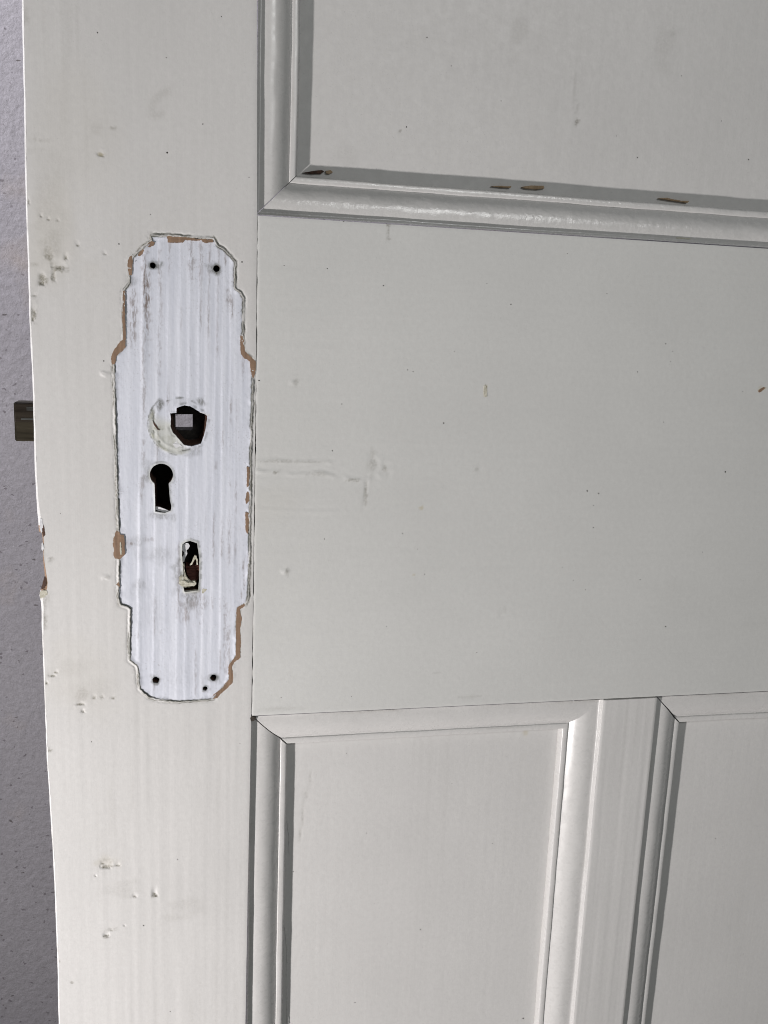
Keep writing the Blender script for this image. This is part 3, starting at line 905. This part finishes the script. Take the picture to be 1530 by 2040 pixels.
# latch bolt standing out of the free edge
LB = [(-11.47,157.97), (-4.34,139.62)]
x0, zt = LB[0]
x1, zb = LB[1]
zm = zb + (zt - zb) * 0.50
bm = bmesh.new()
prof = [(x0 + 0.5, 13.5), (x0, 14.4), (x0, 26), (14, 26), (14, 13.5)]
bmq = [bm.verts.new((a / 1000, y / 1000, zb / 1000)) for a, y in prof]
bmt = [bm.verts.new((a / 1000, y / 1000, zt / 1000)) for a, y in prof]
bm.faces.new(bmq)
bm.faces.new(bmt[::-1])
for i in range(5):
    bm.faces.new((bmq[i], bmt[i], bmt[(i + 1) % 5], bmq[(i + 1) % 5]))
bmesh.ops.recalc_face_normals(bm, faces=bm.faces[:])
bmesh.ops.bevel(bm, geom=bm.edges[:], offset=0.0005, segments=2, affect='EDGES')
me = bpy.data.meshes.new('latch_bolt')
bm.to_mesh(me)
bm.free()
lb = link('latch_bolt', me, BRASS, lock)
lb['label'] = 'dark tarnished latch bolt standing out of the door edge'
# upper half of the bolt: a darker plate with paler lines
link('bolt_cheek', box_mesh('bolt_cheek', x0 + 0.7, 13, 13.1, 14, zm, zt - 0.4, 0.25), BRASS_DARK, lock)
for a, c, e in ((0.80, 0.10, 3.0), (0.56, 0.05, 5.5)):
    zc = zb + (zt - zb) * a
    link('pale_line', box_mesh('pale_line', x0 + 9.0 - e, x0 + 10.5, 12.98, 13.4, zc, zc + (zt - zb) * c, 0.1), STEEL, lock)

# scraps inside the openings
link('paint_scrap', patch_mesh('paint_scrap', resample([(53.80,110.33), (55.73,110.08), (58.08,109.09), (59.72,108.35), (59.60,107.48), (57.48,107.73), (54.84,108.36), (53.67,108.85)], 0.5, True, 0.05, 7), -1.2, -2.0, 0.3, 7), FLAKE, stile)
link('paint_scrap', patch_mesh('paint_scrap', resample([(66.41,91.11), (67.79,92.10), (68.98,91.84), (69.76,90.57), (68.98,89.00), (68.19,88.38), (68.55,86.80), (67.46,84.28), (66.97,82.38), (66.25,82.52), (66.14,84.93), (66.75,85.87), (66.99,87.45), (66.04,88.59)], 0.5, True, 0.05, 8), -1.6, -2.4, 0.3, 8), FLAKE, stile)
link('filler_lump', patch_mesh('filler_lump', resample([(64.73,75.70), (66.24,76.31), (66.95,75.02), (67.42,73.10), (68.93,72.31), (70.74,72.53), (71.94,73.02), (72.85,71.72), (71.94,70.59), (69.82,70.12), (67.41,69.91), (65.61,70.58), (64.30,71.88)], 0.5, True, 0.10, 9), -0.1, -3.0, 0.5, 9), CREAM, stile)
link('filler_lump', patch_mesh('filler_lump', resample([(66.49,81.75), (67.09,81.43), (67.19,77.93), (67.91,75.37), (69.23,73.43), (70.55,72.25), (69.82,71.49), (68.02,72.30), (66.94,74.75), (66.59,77.30)], 0.5, True, 0.05, 10), -0.6, -3.0, 0.4, 10), CREAM, stile)
link('torn_lip', patch_mesh('torn_lip', resample([(72.15,85.48), (72.88,85.09), (73.60,83.04), (73.72,80.80), (72.99,80.62), (72.87,82.73), (72.39,83.70), (71.54,82.43), (70.93,81.04), (69.84,80.16), (69.54,80.55), (70.57,81.94), (71.30,83.84)], 0.4, True, 0.04, 11), -2.8, -4.2, 0.3, 11), CREAM, stile)
link('wood_chunk', patch_mesh('wood_chunk', resample([(67.71,79.72), (69.83,79.37), (72.27,79.98), (74.21,79.63), (74.21,73.50), (72.86,71.58), (71.15,71.29), (69.51,72.94), (68.30,75.54)], 0.6, True, 0.10, 12), -4.5, -12, 0.8, 12), WOOD_RED, stile)
link('wood_chunk', patch_mesh('wood_chunk', resample([(70.74,80.62), (71.66,82.03), (72.40,82.28), (72.88,81.11), (72.76,79.82), (71.66,79.32)], 0.5, True, 0.05, 13), -7.0, -13, 0.5, 13), WOOD_RED, stile)
link('paint_scrap', patch_mesh('paint_scrap', resample([(67.71,66.67), (69.22,67.60), (71.63,67.42), (73.57,68.02), (73.93,66.54), (72.53,65.61), (70.72,65.97), (69.21,64.91), (68.00,64.42)], 0.5, True, 0.08, 14), -0.45, -1.2, 0.15, 14), FLAKE, stile)
link('paint_scrap', patch_mesh('paint_scrap', resample([(75.56,68.43), (76.17,69.06), (77.99,68.70), (77.38,67.69), (76.17,66.49), (75.44,66.70)], 0.5, True, 0.05, 15), -0.35, -1.2, 0.1, 15), CREAM, stile)
for k, lp in enumerate(([(74.02,157.25), (75.89,156.82), (78.80,155.81), (79.50,155.23), (78.51,154.49), (76.76,155.53), (74.72,156.20)], [(61.89,140.80), (64.22,142.92), (64.91,141.14), (66.53,139.66), (65.94,138.45), (63.62,138.73)], [(52.68,152.10), (53.47,151.06), (54.48,149.78), (55.95,147.43), (55.04,147.66), (53.34,149.87)])):
    link('torn_lip', patch_mesh('torn_lip', resample(lp, 0.5, True, 0.08, 20 + k), -0.25, -1.2, 0.2, 20 + k), FLAKE if k < 2 else WOOD_DARK, stile)

# ------------------------------------------------------------------ lock rail
SCAR = [[(101.90,132.83), (110.67,133.66), (117.31,132.97), (125.98,132.81), (133.44,133.38), (138.47,132.67)], [(100.25,128.61), (106.35,127.91), (112.48,127.70), (119.91,126.50), (127.35,127.05), (133.58,127.85), (139.92,125.87)], [(102.18,108.85), (114.04,108.58), (129.05,108.04), (146.81,108.26)], [(146.27,125.15), (150.12,124.15), (154.47,123.92), (156.99,125.21)]]
SCAR_V = [(156.69,126.23), (156.38,120.61), (155.84,114.19), (155.26,109.02)]
R_DENT = [(118.78,171.66,1.80,1.60,-0.45), (116.58,77.13,2.40,1.80,-0.70), (158.66,135.39,2.20,2.20,0.25), (165.30,129.61,2.00,2.40,0.30), (168.02,126.30,1.50,1.60,0.25), (161.08,125.75,1.60,1.80,0.22), (215.38,129.99,1.60,1.60,0.15), (232.91,52.19,2.00,3.00,0.15)]


def rail_h(x, z):
    h = 0.22 * fbm(x, z, 110, 60, 101) + 0.03 * vn(x, z, 60, 3.2, 103) + 0.012 * vn(x, z, 25, 1.6, 104)
    m = np.where((x < 210) & (z > 60) & (z < 260))
    if len(m[0]):
        xx, zz = x[m], z[m]
        q = np.zeros(len(xx))
        for k, (ln, a) in enumerate(zip(SCAR, (0.26, 0.40, 0.16, 0.4))):
            q = q + ridge(xx, zz, ln, 0.9, a, 110 + k) - 0.5 * ridge(xx, zz - 1.3, ln, 0.8, a, 110 + k)
        q = q - ridge(xx, zz, SCAR_V, 0.7, 0.42, 116) - ridge(xx, zz, [(118.76,172.62), (120.74,170.75)], 0.8, 0.15, 117)
        q = q + 0.24 * vn(xx, zz, 2.2, seed=118) * np.exp(-((xx - [(163.21,130.36)][0][0]) / 6.5) ** 2 - ((zz - [(163.21,130.36)][0][1]) / 6.0) ** 2)
        h[m] = h[m] + q
    h = h + dents(x, z, R_DENT)
    h = h - 0.22 * np.exp(-(np.abs(x - joint_x(z)) / 0.6) ** 2) - 0.3 * np.exp(-((z - RAIL_H) / 0.6) ** 2) - 0.3 * np.exp(-(z / 0.6) ** 2)
    return h


def rail_dirt_shade(x, z):  # includes painted shade on the right of the two raised bumps
    g = grime(x, z, [(113.62,133.19,12.00,0.80,0.35), (128.46,133.08,8.00,0.70,0.30), (111.25,127.94,2.00,0.90,0.70), (132.60,127.09,6.00,1.20,0.35), (148.85,124.15,2.40,0.70,0.75), (151.92,123.91,1.20,1.00,0.60), (156.27,116.76,0.90,7.00,0.60), (159.29,132.10,2.00,6.00,0.30), (165.55,129.86,1.20,1.40,0.50), (120.22,172.18,1.60,2.20,0.35), (117.60,76.86,1.00,1.80,0.55), (214.05,129.72,1.40,1.20,0.30), (162.99,247.60,1.30,1.00,0.70), (162.65,244.14,0.70,3.40,0.45), (163.26,241.18,1.40,0.80,0.55), (234.19,54.12,1.50,3.00,0.15), (115.81,3.56,14.00,1.20,0.18), (218.96,5.38,8.00,1.00,0.20), (198.49,20.04,3.00,0.60,0.20)])
    k = np.exp(-(np.abs(x - joint_x(z)) / 0.5) ** 2) * sstep(-0.1, 0.5, vn(z, z, 9, seed=121))
    g = np.maximum(g, 0.5 * k)
    return np.maximum(g, 0.05 * sstep(0.3, 0.8, fbm(x, z, 60, 30, 123)))


def rail_yellow(x, z):
    return grime(x, z, [(216.04,170.02,0.75,3.00,1.00), (371.09,174.76,1.00,0.90,1.00), (372.49,175.60,1.20,0.70,0.90), (185.79,109.76,1.50,1.10,0.50), (183.49,74.43,0.80,0.80,0.40), (109.02,112.89,20.00,12.00,0.04)])


def lines(a, b, step, near, far_step):
    v = list(np.arange(a, min(b, near), step))
    if b > near:
        v += list(np.arange(near, b, far_step))
    v.append(b)
    return np.array(v)


def crack(z):
    # the joint has opened by a hair, unevenly
    w = 0.16 + 0.24 * vn(z, z, 5, seed=130) + 0.16 * vn(z, z, 60, seed=131)
    return joint_x(z) + np.clip(w + 0.14, 0.04, 0.7)


V, F, A = grid_sheet(lines(STILE + 0.5, PX0[2] + PW, 0.8, 245, 2.0), np.arange(0.35, RAIL_H - 0.2, 0.85), rail_h, BACK,
                     {'dirt': rail_dirt_shade, 'yellow': rail_yellow}, xl=crack)
lock_rail = link('lock_rail', mesh_np('lock_rail', V, F, A), P_RAIL, door)
link('joint_shade_strip', box_mesh('joint_shade_strip', STILE - 2.5, STILE + 3.5, 2.5, 30, 1, RAIL_H - 1), GAP, lock_rail)  # added dark strip paints the shade inside the open joint

# small lifted scraps of paint on the rail
for k, (lp, mt) in enumerate((([(214.94,172.76), (215.83,173.29), (216.62,171.30), (217.15,167.27), (215.71,166.99), (215.13,169.75)], CREAM), ([(369.69,173.92), (370.75,175.02), (372.72,176.15), (373.70,175.63), (371.84,173.70), (370.40,173.12)], WOOD))):
    link('paint_scrap', patch_mesh('paint_scrap', resample(lp, 0.4, True, 0.05, 140 + k), 0.16, -0.3, 0.04, 140 + k), mt, lock_rail)

# ------------------------------------------------------------------ muntins, far stile, top and bottom rails
def board_h(seed, along):
    def f(x, z):
        if along == 'z':
            h = 0.05 * fbm(x, z, 40, 200, seed) + 0.085 * vn(x, z, 2.6, 110, seed + 4) + 0.035 * vn(x, z, 1.0, 50, seed + 6)
        else:
            h = 0.08 * fbm(x, z, 200, 60, seed)
        return h
    return f


def faint(seed):
    def f(x, z):
        return 0.14 * sstep(0.1, 0.8, vn(x, z, 2.2, 110, seed)) * sstep(-0.4, 0.5, fbm(x, z, 30, 120, seed + 2))
    return f


for k, (a, c) in enumerate(((M1, M2), (M2 + PW, PX0[2]))):
    zs_ = np.concatenate([[BOT_P], np.arange(-300, -0.4, 1.5), [-0.45]]) if k == 0 else np.array([BOT_P, -400, -0.45])

    def hm(x, z, a=a, c=c, k=k):
        return board_h(150 + k, 'z')(x, z) - 0.35 * np.exp(-((x - a) / 0.5) ** 2) - 0.35 * np.exp(-((x - c) / 0.5) ** 2)
    V, F, A = grid_sheet(np.linspace(a, c, 40), zs_, hm, BACK, {'dirt': faint(160 + k)},
                         zfun=(lambda X, Z: np.where(Z > -0.5, Z - 0.12 * (0.5 + 0.5 * vn(X, X, 3, seed=170)), Z)))
    link('muntin', mesh_np('muntin', V, F, A), P_FLAT, door)
link('stile', box_mesh('stile', DOOR_R - STILE, DOOR_R, 0, BACK, BOT, TOP, 1.2), P_FLAT, door)
link('top_rail', box_mesh('top_rail', STILE, DOOR_R - STILE, 0.2, BACK, TOP_P, TOP, 0.8), P_RAIL, door)
link('bottom_rail', box_mesh('bottom_rail', STILE, DOOR_R - STILE, 0.2, BACK, BOT, BOT_P, 0.8), P_RAIL, door)

# ------------------------------------------------------------------ panels with their mouldings
MOULD_W = 17.6
UPPER_Y, LOWER_Y = 13.2, 11.6
# profile: inset from the frame, depth below the frame's face
PROFILE = [(0.0, 0.3), (0.12, 0.7), (0.5, 1.9), (0.85, 2.9), (1.1, 3.15), (1.7, 3.1), (2.6, 2.9), (3.6, 2.78), (4.6, 2.75),
           (5.6, 2.8), (6.6, 2.95), (7.6, 3.25), (8.6, 3.7), (9.6, 4.3), (10.5, 5.0), (11.4, 5.8), (12.2, 6.65), (12.9, 7.45), (13.3, 7.85), (13.45, 7.9),
           (13.6, 7.6), (13.75, 7.3), (14.0, 7.2), (14.8, 7.2), (15.8, 7.25), (16.15, 7.5), (16.35, 8.1), (16.6, 9.1), (16.85, 10.4), (17.05, 12.0), (17.2, 14.2)]
PROFILE = np.array(PROFILE)


def moulding(parent, x0, x1, z0, z1, side, seed, mat, gap=(0.0, 0.0), coarse=None, wide=1.0):
    """one mitred length; side says on which side of the opening it lies"""
    d, y = PROFILE[:, 0], PROFILE[:, 1]
    horiz = side in ('top', 'bottom')
    a, c = (x0, x1) if horiz else (z0, z1)
    n = int((c - a) / 1.1)
    if coarse is not None:      # detailed only where it can be seen closely
        lo, hi = coarse
        t = np.concatenate([np.arange(a, max(a, lo), 25.0), np.arange(max(a, lo), min(c, hi), 1.0), np.arange(min(c, hi), c, 25.0), [c]])
    else:
        t = np.linspace(a, c, n)
    s = (t - a) / (c - a)
    S, D = np.meshgrid(s, d, indexing='ij')
    _, Yv = np.meshgrid(s, y, indexing='ij')
    W = D * wide
    L = (a + W + gap[0]) + S * ((c - W - gap[1]) - (a + W + gap[0]))
    w = 0.10 * vn(L, D, 14, 4, seed) + (0.05 if side == 'bottom' else 0.03) * vn(L, D, 5.0, 1.8, seed + 1) + 0.22 * vn(L, D * 0, 55, 9, seed + 2)
    body = sstep(3.3, 4.0, D) * (1 - sstep(13.0, 14.0, D))
    blob = (0.17 if side == 'bottom' else 0.0) * np.clip(vn(L, D, 2.0, 1.6, seed + 5) - 0.2, 0, 1) * body
    Yv = Yv + w * sstep(0.0, 1.0, D) * (1 - 0.7 * sstep(16.5, 17.5, D)) - blob
    D2 = W + (0.10 * vn(L, D, 10, 5, seed + 8) + 0.22 * vn(L, D, 38, 9, seed + 11)) * sstep(0.0, 0.5, D)
    if side == 'left':
        X, Z = x0 + D2, L
    elif side == 'right':
        X, Z = x1 - D2, L
    elif side == 'bottom':
        X, Z = L, z0 + D2
    else:
        X, Z = L, z1 - D2
    nl, nd = X.shape
    V = np.stack([X.ravel(), Yv.ravel(), Z.ravel()], 1)
    idx = np.arange(nl * nd).reshape(nl, nd)
    F = np.stack([idx[:-1, :-1].ravel(), idx[1:, :-1].ravel(), idx[1:, 1:].ravel(), idx[:-1, 1:].ravel()], 1)
    # mitred ends run back into the joint
    F = F.tolist()
    nv = len(V)
    ends = []
    for row in (0, nl - 1):
        e = V[idx[row]].copy()
        bk = e.copy()
        bk[:, 1] += 3.0
        ends += [e, bk]
        for i in range(nd - 1):
            F.append((nv + i, nv + i + 1, nv + nd + i + 1, nv + nd + i))
        nv += 2 * nd
    V = np.concatenate([V] + ends)
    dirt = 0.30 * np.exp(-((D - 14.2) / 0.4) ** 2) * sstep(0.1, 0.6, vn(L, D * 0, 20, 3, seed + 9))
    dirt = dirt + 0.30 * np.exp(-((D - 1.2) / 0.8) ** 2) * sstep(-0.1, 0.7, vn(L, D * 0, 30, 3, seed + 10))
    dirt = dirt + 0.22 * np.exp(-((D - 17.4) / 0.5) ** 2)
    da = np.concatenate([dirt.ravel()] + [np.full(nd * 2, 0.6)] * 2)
    return link('moulding', mesh_np('moulding', V, F, {'dirt': da}), mat, parent)


def panel(x0, x1, z0, z1, depth, dense, hf, df, yf=None):
    a, c, e, g = x0 + MOULD_W - 2.2, x1 - MOULD_W + 2.2, z0 + MOULD_W - 2.2, z1 - MOULD_W + 2.2
    if dense is None:
        xs_, zs_ = np.linspace(a, c, 12), np.linspace(e, g, 20)
    else:
        dx0, dx1, dz0, dz1 = dense
        xs_ = np.concatenate([np.arange(a, min(c, dx1), 1.2), np.arange(min(c, dx1), c, 30), [c]])
        zs_ = np.concatenate([np.arange(e, max(e, dz0), 30), np.arange(max(e, dz0), min(g, dz1), 1.2), np.arange(min(g, dz1), g, 30), [g]])
    V, F, A = grid_sheet(xs_, zs_, lambda x, z: -depth + hf(x, z), 26.0, {'dirt': df, 'yellow': yf or (lambda x, z: np.zeros(np.shape(x)))})
    return link('panel', mesh_np('panel', V, F, A), P_FLAT, door)


DRIP = [(258.50,312.15), (259.17,307.66), (259.38,302.42)]


def up_h(x, z):
    h = 0.22 * fbm(x, z, 160, 160, 201) + 0.02 * vn(x, z, 3, 80, 203)
    h = h + dents(x, z, [(134.53,272.49,2.60,1.60,-0.25), (129.83,272.59,2.00,1.20,-0.20), (143.98,272.73,1.20,1.20,-0.15), (169.79,292.43,0.90,0.80,0.30), (259.21,304.23,1.00,1.60,0.30)])
    return h


def up_d(x, z):
    g = grime(x, z, [(258.86,311.05,0.70,3.40,0.60), (259.23,304.01,1.20,1.50,0.90), (257.28,319.96,0.60,8.00,0.20), (169.80,292.21,0.80,0.70,0.70), (225.43,342.37,5.00,10.00,0.12), (302.79,344.53,6.00,12.00,0.12), (143.77,279.36,8.00,5.00,0.08), (306.26,349.38,2.00,2.00,0.20)])
    return np.maximum(g, 0.07 * sstep(0.2, 0.8, vn(x, z, 2.5, 90, 207)) * sstep(0.0, 0.6, fbm(x, z, 50, 120, 209)))


ux0, ux1, uz0, uz1 = STILE, DOOR_R - STILE, RAIL_H, TOP_P
pu = panel(ux0, ux1, uz0, uz1, UPPER_Y, (0, 480, 0, 430), up_h, up_d)
pu['label'] = 'wide upper panel'
moulding(pu, ux0, ux1, uz0, uz1, 'left', 210, P_MOULD_V, gap=(0.28, 0), coarse=(0, 440), wide=1.17)
moulding(pu, ux0, ux1, uz0, uz1, 'bottom', 220, P_MOULD_H, gap=(0.28, 0), coarse=(0, 480), wide=1.17)
moulding(pu, ux0, ux1, uz0, uz1, 'right', 230, P_MOULD_V, coarse=(-900, -900), wide=1.17)
moulding(pu, ux0, ux1, uz0, uz1, 'top', 240, P_MOULD_H, coarse=(-900, -900), wide=1.17)
# lifted paint and bare wood along the inner edge of the lower moulding
for k, (lp, mt) in enumerate((
        ([(122.61,269.85), (127.13,270.85), (131.44,271.72), (132.89,271.26), (131.48,270.14), (127.16,269.72)], WOOD_DARK),
        ([(133.61,271.54), (136.01,271.94), (137.01,271.10), (135.34,270.19), (133.88,270.42)], WOOD_PALE),
        ([(216.47,270.16), (221.40,270.74), (224.55,270.72), (226.91,270.88), (226.43,270.13), (221.97,270.06)], WOOD_PALE),
        ([(232.44,271.02), (237.67,271.98), (243.78,272.28), (244.41,271.12), (240.46,270.37), (234.08,270.41)], WOOD_PALE),
        ([(306.93,270.45), (311.97,271.03), (313.72,270.65), (320.06,270.07), (324.62,270.37), (323.59,269.31), (317.82,269.68), (312.08,270.04)], WOOD_PALE))):
    link('bare_patch', patch_mesh('bare_patch', resample(lp, 0.5, True, 0.06, 250 + k), -11.6, -14, 0.1, 250 + k), mt, pu)
link('paint_flake', patch_mesh('paint_flake', resample([(313.84,252.14), (322.06,252.12), (322.29,250.15), (314.34,250.18)], 0.5, True, 0.05, 260), -2.9, -3.6, 0.05, 260), CREAM, pu)


def low_h(seed):
    def f(x, z):
        h = 0.16 * fbm(x, z, 90, 260, seed) + 0.022 * vn(x, z, 3, 120, seed + 2)
        if seed == 300:
            for ln, a in (([(130.65,-51.01), (129.69,-68.63), (128.05,-80.42)], 0.22), ([(133.84,-38.13), (132.34,-54.07)], 0.12), ([(126.80,-21.84), (125.56,-39.01)], 0.14), ([(164.28,-82.70), (164.66,-85.47)], 0.2)):
                h = h - ridge(x, z, ln, 0.55, a, 305)
            h = h + dents(x, z, [(152.22,-28.61,0.80,1.60,-0.30), (169.92,-47.11,0.70,1.40,-0.30), (140.73,-148.05,0.80,1.20,-0.30)])
        return h
    return f


def low_d(seed):
    def f(x, z):
        g = 0.07 * sstep(0.2, 0.8, vn(x, z, 2.2, 120, seed + 7)) * sstep(0.0, 0.6, fbm(x, z, 40, 160, seed + 9))
        if seed == 300:
            for ln, a in (([(130.65,-51.01), (129.69,-68.63), (128.05,-80.42)], 0.4), ([(133.84,-38.13), (132.34,-54.07)], 0.25)):
                g = np.maximum(g, a * np.exp(-(dist_line(x, z, ln) / 0.5) ** 2))
        return g
    return f


for k, px in enumerate(PX0):
    pd = panel(px, px + PW, BOT_P, -0.0, LOWER_Y, (0, 480, -330, 0) if k < 2 else None, low_h(300 + 40 * k), low_d(300 + 40 * k),
               (lambda x, z: grime(x, z, [(255.93,-22.53,1.60,2.20,0.35)])) if k == 0 else None)
    pd['label'] = ('lower panel under the lock plate mark', 'lower panel at the middle of the door', 'lower panel at the hinge side')[k]
    cz = (-330, 0) if k < 2 else (-2000, -2000)
    moulding(pd, px, px + PW, BOT_P, 0.0, 'left', 310 + 40 * k, P_MOULD_V, gap=(0, 0.45), coarse=cz, wide=1.22)
    moulding(pd, px, px + PW, BOT_P, 0.0, 'top', 320 + 40 * k, P_MOULD_T, gap=(0.45, 0.05), coarse=(0, 480), wide=1.22)
    moulding(pd, px, px + PW, BOT_P, 0.0, 'right', 330 + 40 * k, P_MOULD_V, gap=(0, 0.12), coarse=cz, wide=1.22)
    moulding(pd, px, px + PW, BOT_P, 0.0, 'bottom', 335 + 40 * k, P_MOULD_T, coarse=(-2000, -2000), wide=1.22)
    if k == 0:
        # paint curtains sagging into the shadowed side of the left moulding
        for q, (u, lp) in enumerate(((0, [(121.31,-67.24), (122.74,-70.07), (123.67,-75.30), (123.83,-83.84), (123.07,-87.44), (122.18,-84.30), (122.60,-77.03), (121.67,-71.50)]),
                                     (1, [(121.10,-132.76), (123.12,-135.52), (123.83,-143.26), (123.50,-156.09), (123.46,-169.08), (124.81,-195.65), (123.36,-195.45), (122.60,-168.97), (122.47,-146.31)]),
                                     (2, [(119.98,-149.23), (121.40,-165.56), (121.05,-195.13), (119.89,-194.98), (120.02,-168.65)]))):
            link('paint_sag', patch_mesh('paint_sag', resample(lp, 0.8, True, 0.05, 370 + q), -LOWER_Y + 0.45, -LOWER_Y - 1, 0.15, 370 + q), P_MOULD_V, pd)
# dark wedges that paint the shade in the open mitres
for lp, y in (([(99.85,-0.62), (101.12,0.14), (102.94,-1.06), (101.93,-2.67), (100.38,-2.59)], 0.6),):
    link('joint_hole', patch_mesh('joint_hole', resample(lp, 0.5, True, 0.05, 380), -0.2, -3, 0.1, 380), GAP, stile)

# ------------------------------------------------------------------ fly dirt: tiny specks over the paint
SPOTS = [(31.48,318.87,0.28), (60.24,311.55,0.22), (84.04,330.58,0.22), (76.01,285.49,0.26), (60.36,272.19,0.42), (96.73,264.29,0.22), (52.87,245.26,0.20), (93.86,226.59,0.35), (113.46,226.04,0.22), (133.93,225.72,0.28), (161.45,219.18,0.30), (141.20,247.64,0.25), (38.88,231.57,0.30), (31.17,179.15,0.32), (102.40,172.17,0.32), (138.80,138.69,0.30), (142.87,161.81,0.25), (175.21,179.34,0.25), (178.05,178.69,0.25), (195.13,153.39,0.38), (135.99,93.83,0.30), (176.37,96.39,0.22), (184.71,88.09,0.20), (189.13,74.61,0.28), (312.66,196.93,0.32), (298.28,182.00,0.26), (277.39,220.78,0.26), (226.60,213.31,0.30), (355.74,129.70,0.45), (275.88,118.89,0.42), (282.58,117.55,0.35), (280.03,111.02,0.22), (281.13,98.96,0.28), (329.76,42.02,0.36), (311.36,69.42,0.30), (279.61,64.34,0.22), (272.14,69.85,0.22), (316.00,156.12,0.22), (317.09,193.21,0.22), (316.24,188.00,0.20), (21.30,-9.41,0.25), (94.83,-14.55,0.22), (63.03,-78.19,0.26), (45.23,-115.37,0.32), (58.54,-169.29,0.26), (9.97,107.31,0.20), (46.00,224.50,0.20), (115.71,9.67,0.24), (152.64,8.49,0.20), (265.17,77.24,0.20), (198.61,189.18,0.20), (169.98,46.73,0.20), (220.23,30.57,0.20), (347.56,84.62,0.22), (360.70,173.42,0.22), (213.43,222.64,0.20), (254.31,239.22,0.20)]
SPOTS_P = [(180.65,335.24,0.30), (172.48,294.55,0.35), (293.89,289.65,0.28), (356.84,293.35,0.30), (313.95,330.27,0.22), (219.35,310.30,0.22), (193.15,323.81,0.20), (281.36,299.03,0.22), (338.90,310.87,0.22), (163.15,-186.88,0.32), (166.09,-78.48,0.22), (125.33,-98.45,0.28), (153.12,-29.37,0.22), (200.29,-143.08,0.28), (172.10,-123.51,0.22), (240.74,-91.37,0.22), (214.28,-51.52,0.20), (268.71,-211.91,0.50), (385.49,-100.32,0.25), (415.48,-184.31,0.22)]
bm = bmesh.new()
rs = np.random.RandomState(77)
for lst, base in ((SPOTS, None), (SPOTS_P, 1)):
    for x, z, r in lst:
        xa, za = np.array([x]), np.array([z])
        if base is None:
            hh = float(stile_h(xa, za)[0]) if x < 100 else float(rail_h(xa, za)[0])
        else:
            hh = -(UPPER_Y if z > 0 else LOWER_Y) + float((up_h if z > 0 else low_h(300 if x < 300 else 340))(xa, za)[0])
        ring = [bm.verts.new(((x + r * rs.uniform(.75, 1.3) * math.cos(a)) / 1000, -(hh + 0.01) / 1000,
                              (z + r * rs.uniform(.75, 1.3) * math.sin(a)) / 1000)) for a in np.linspace(0, 2 * math.pi, 7, endpoint=False)]
        c = bm.verts.new((x / 1000, -(hh + r * 0.5) / 1000, z / 1000))
        for i in range(7):
            bm.faces.new((ring[i], ring[(i + 1) % 7], c))
me = bpy.data.meshes.new('fly_specks')
bm.to_mesh(me)
bm.free()
fs = link('fly_specks', me, SPECK, door)
fs['kind'] = 'stuff'
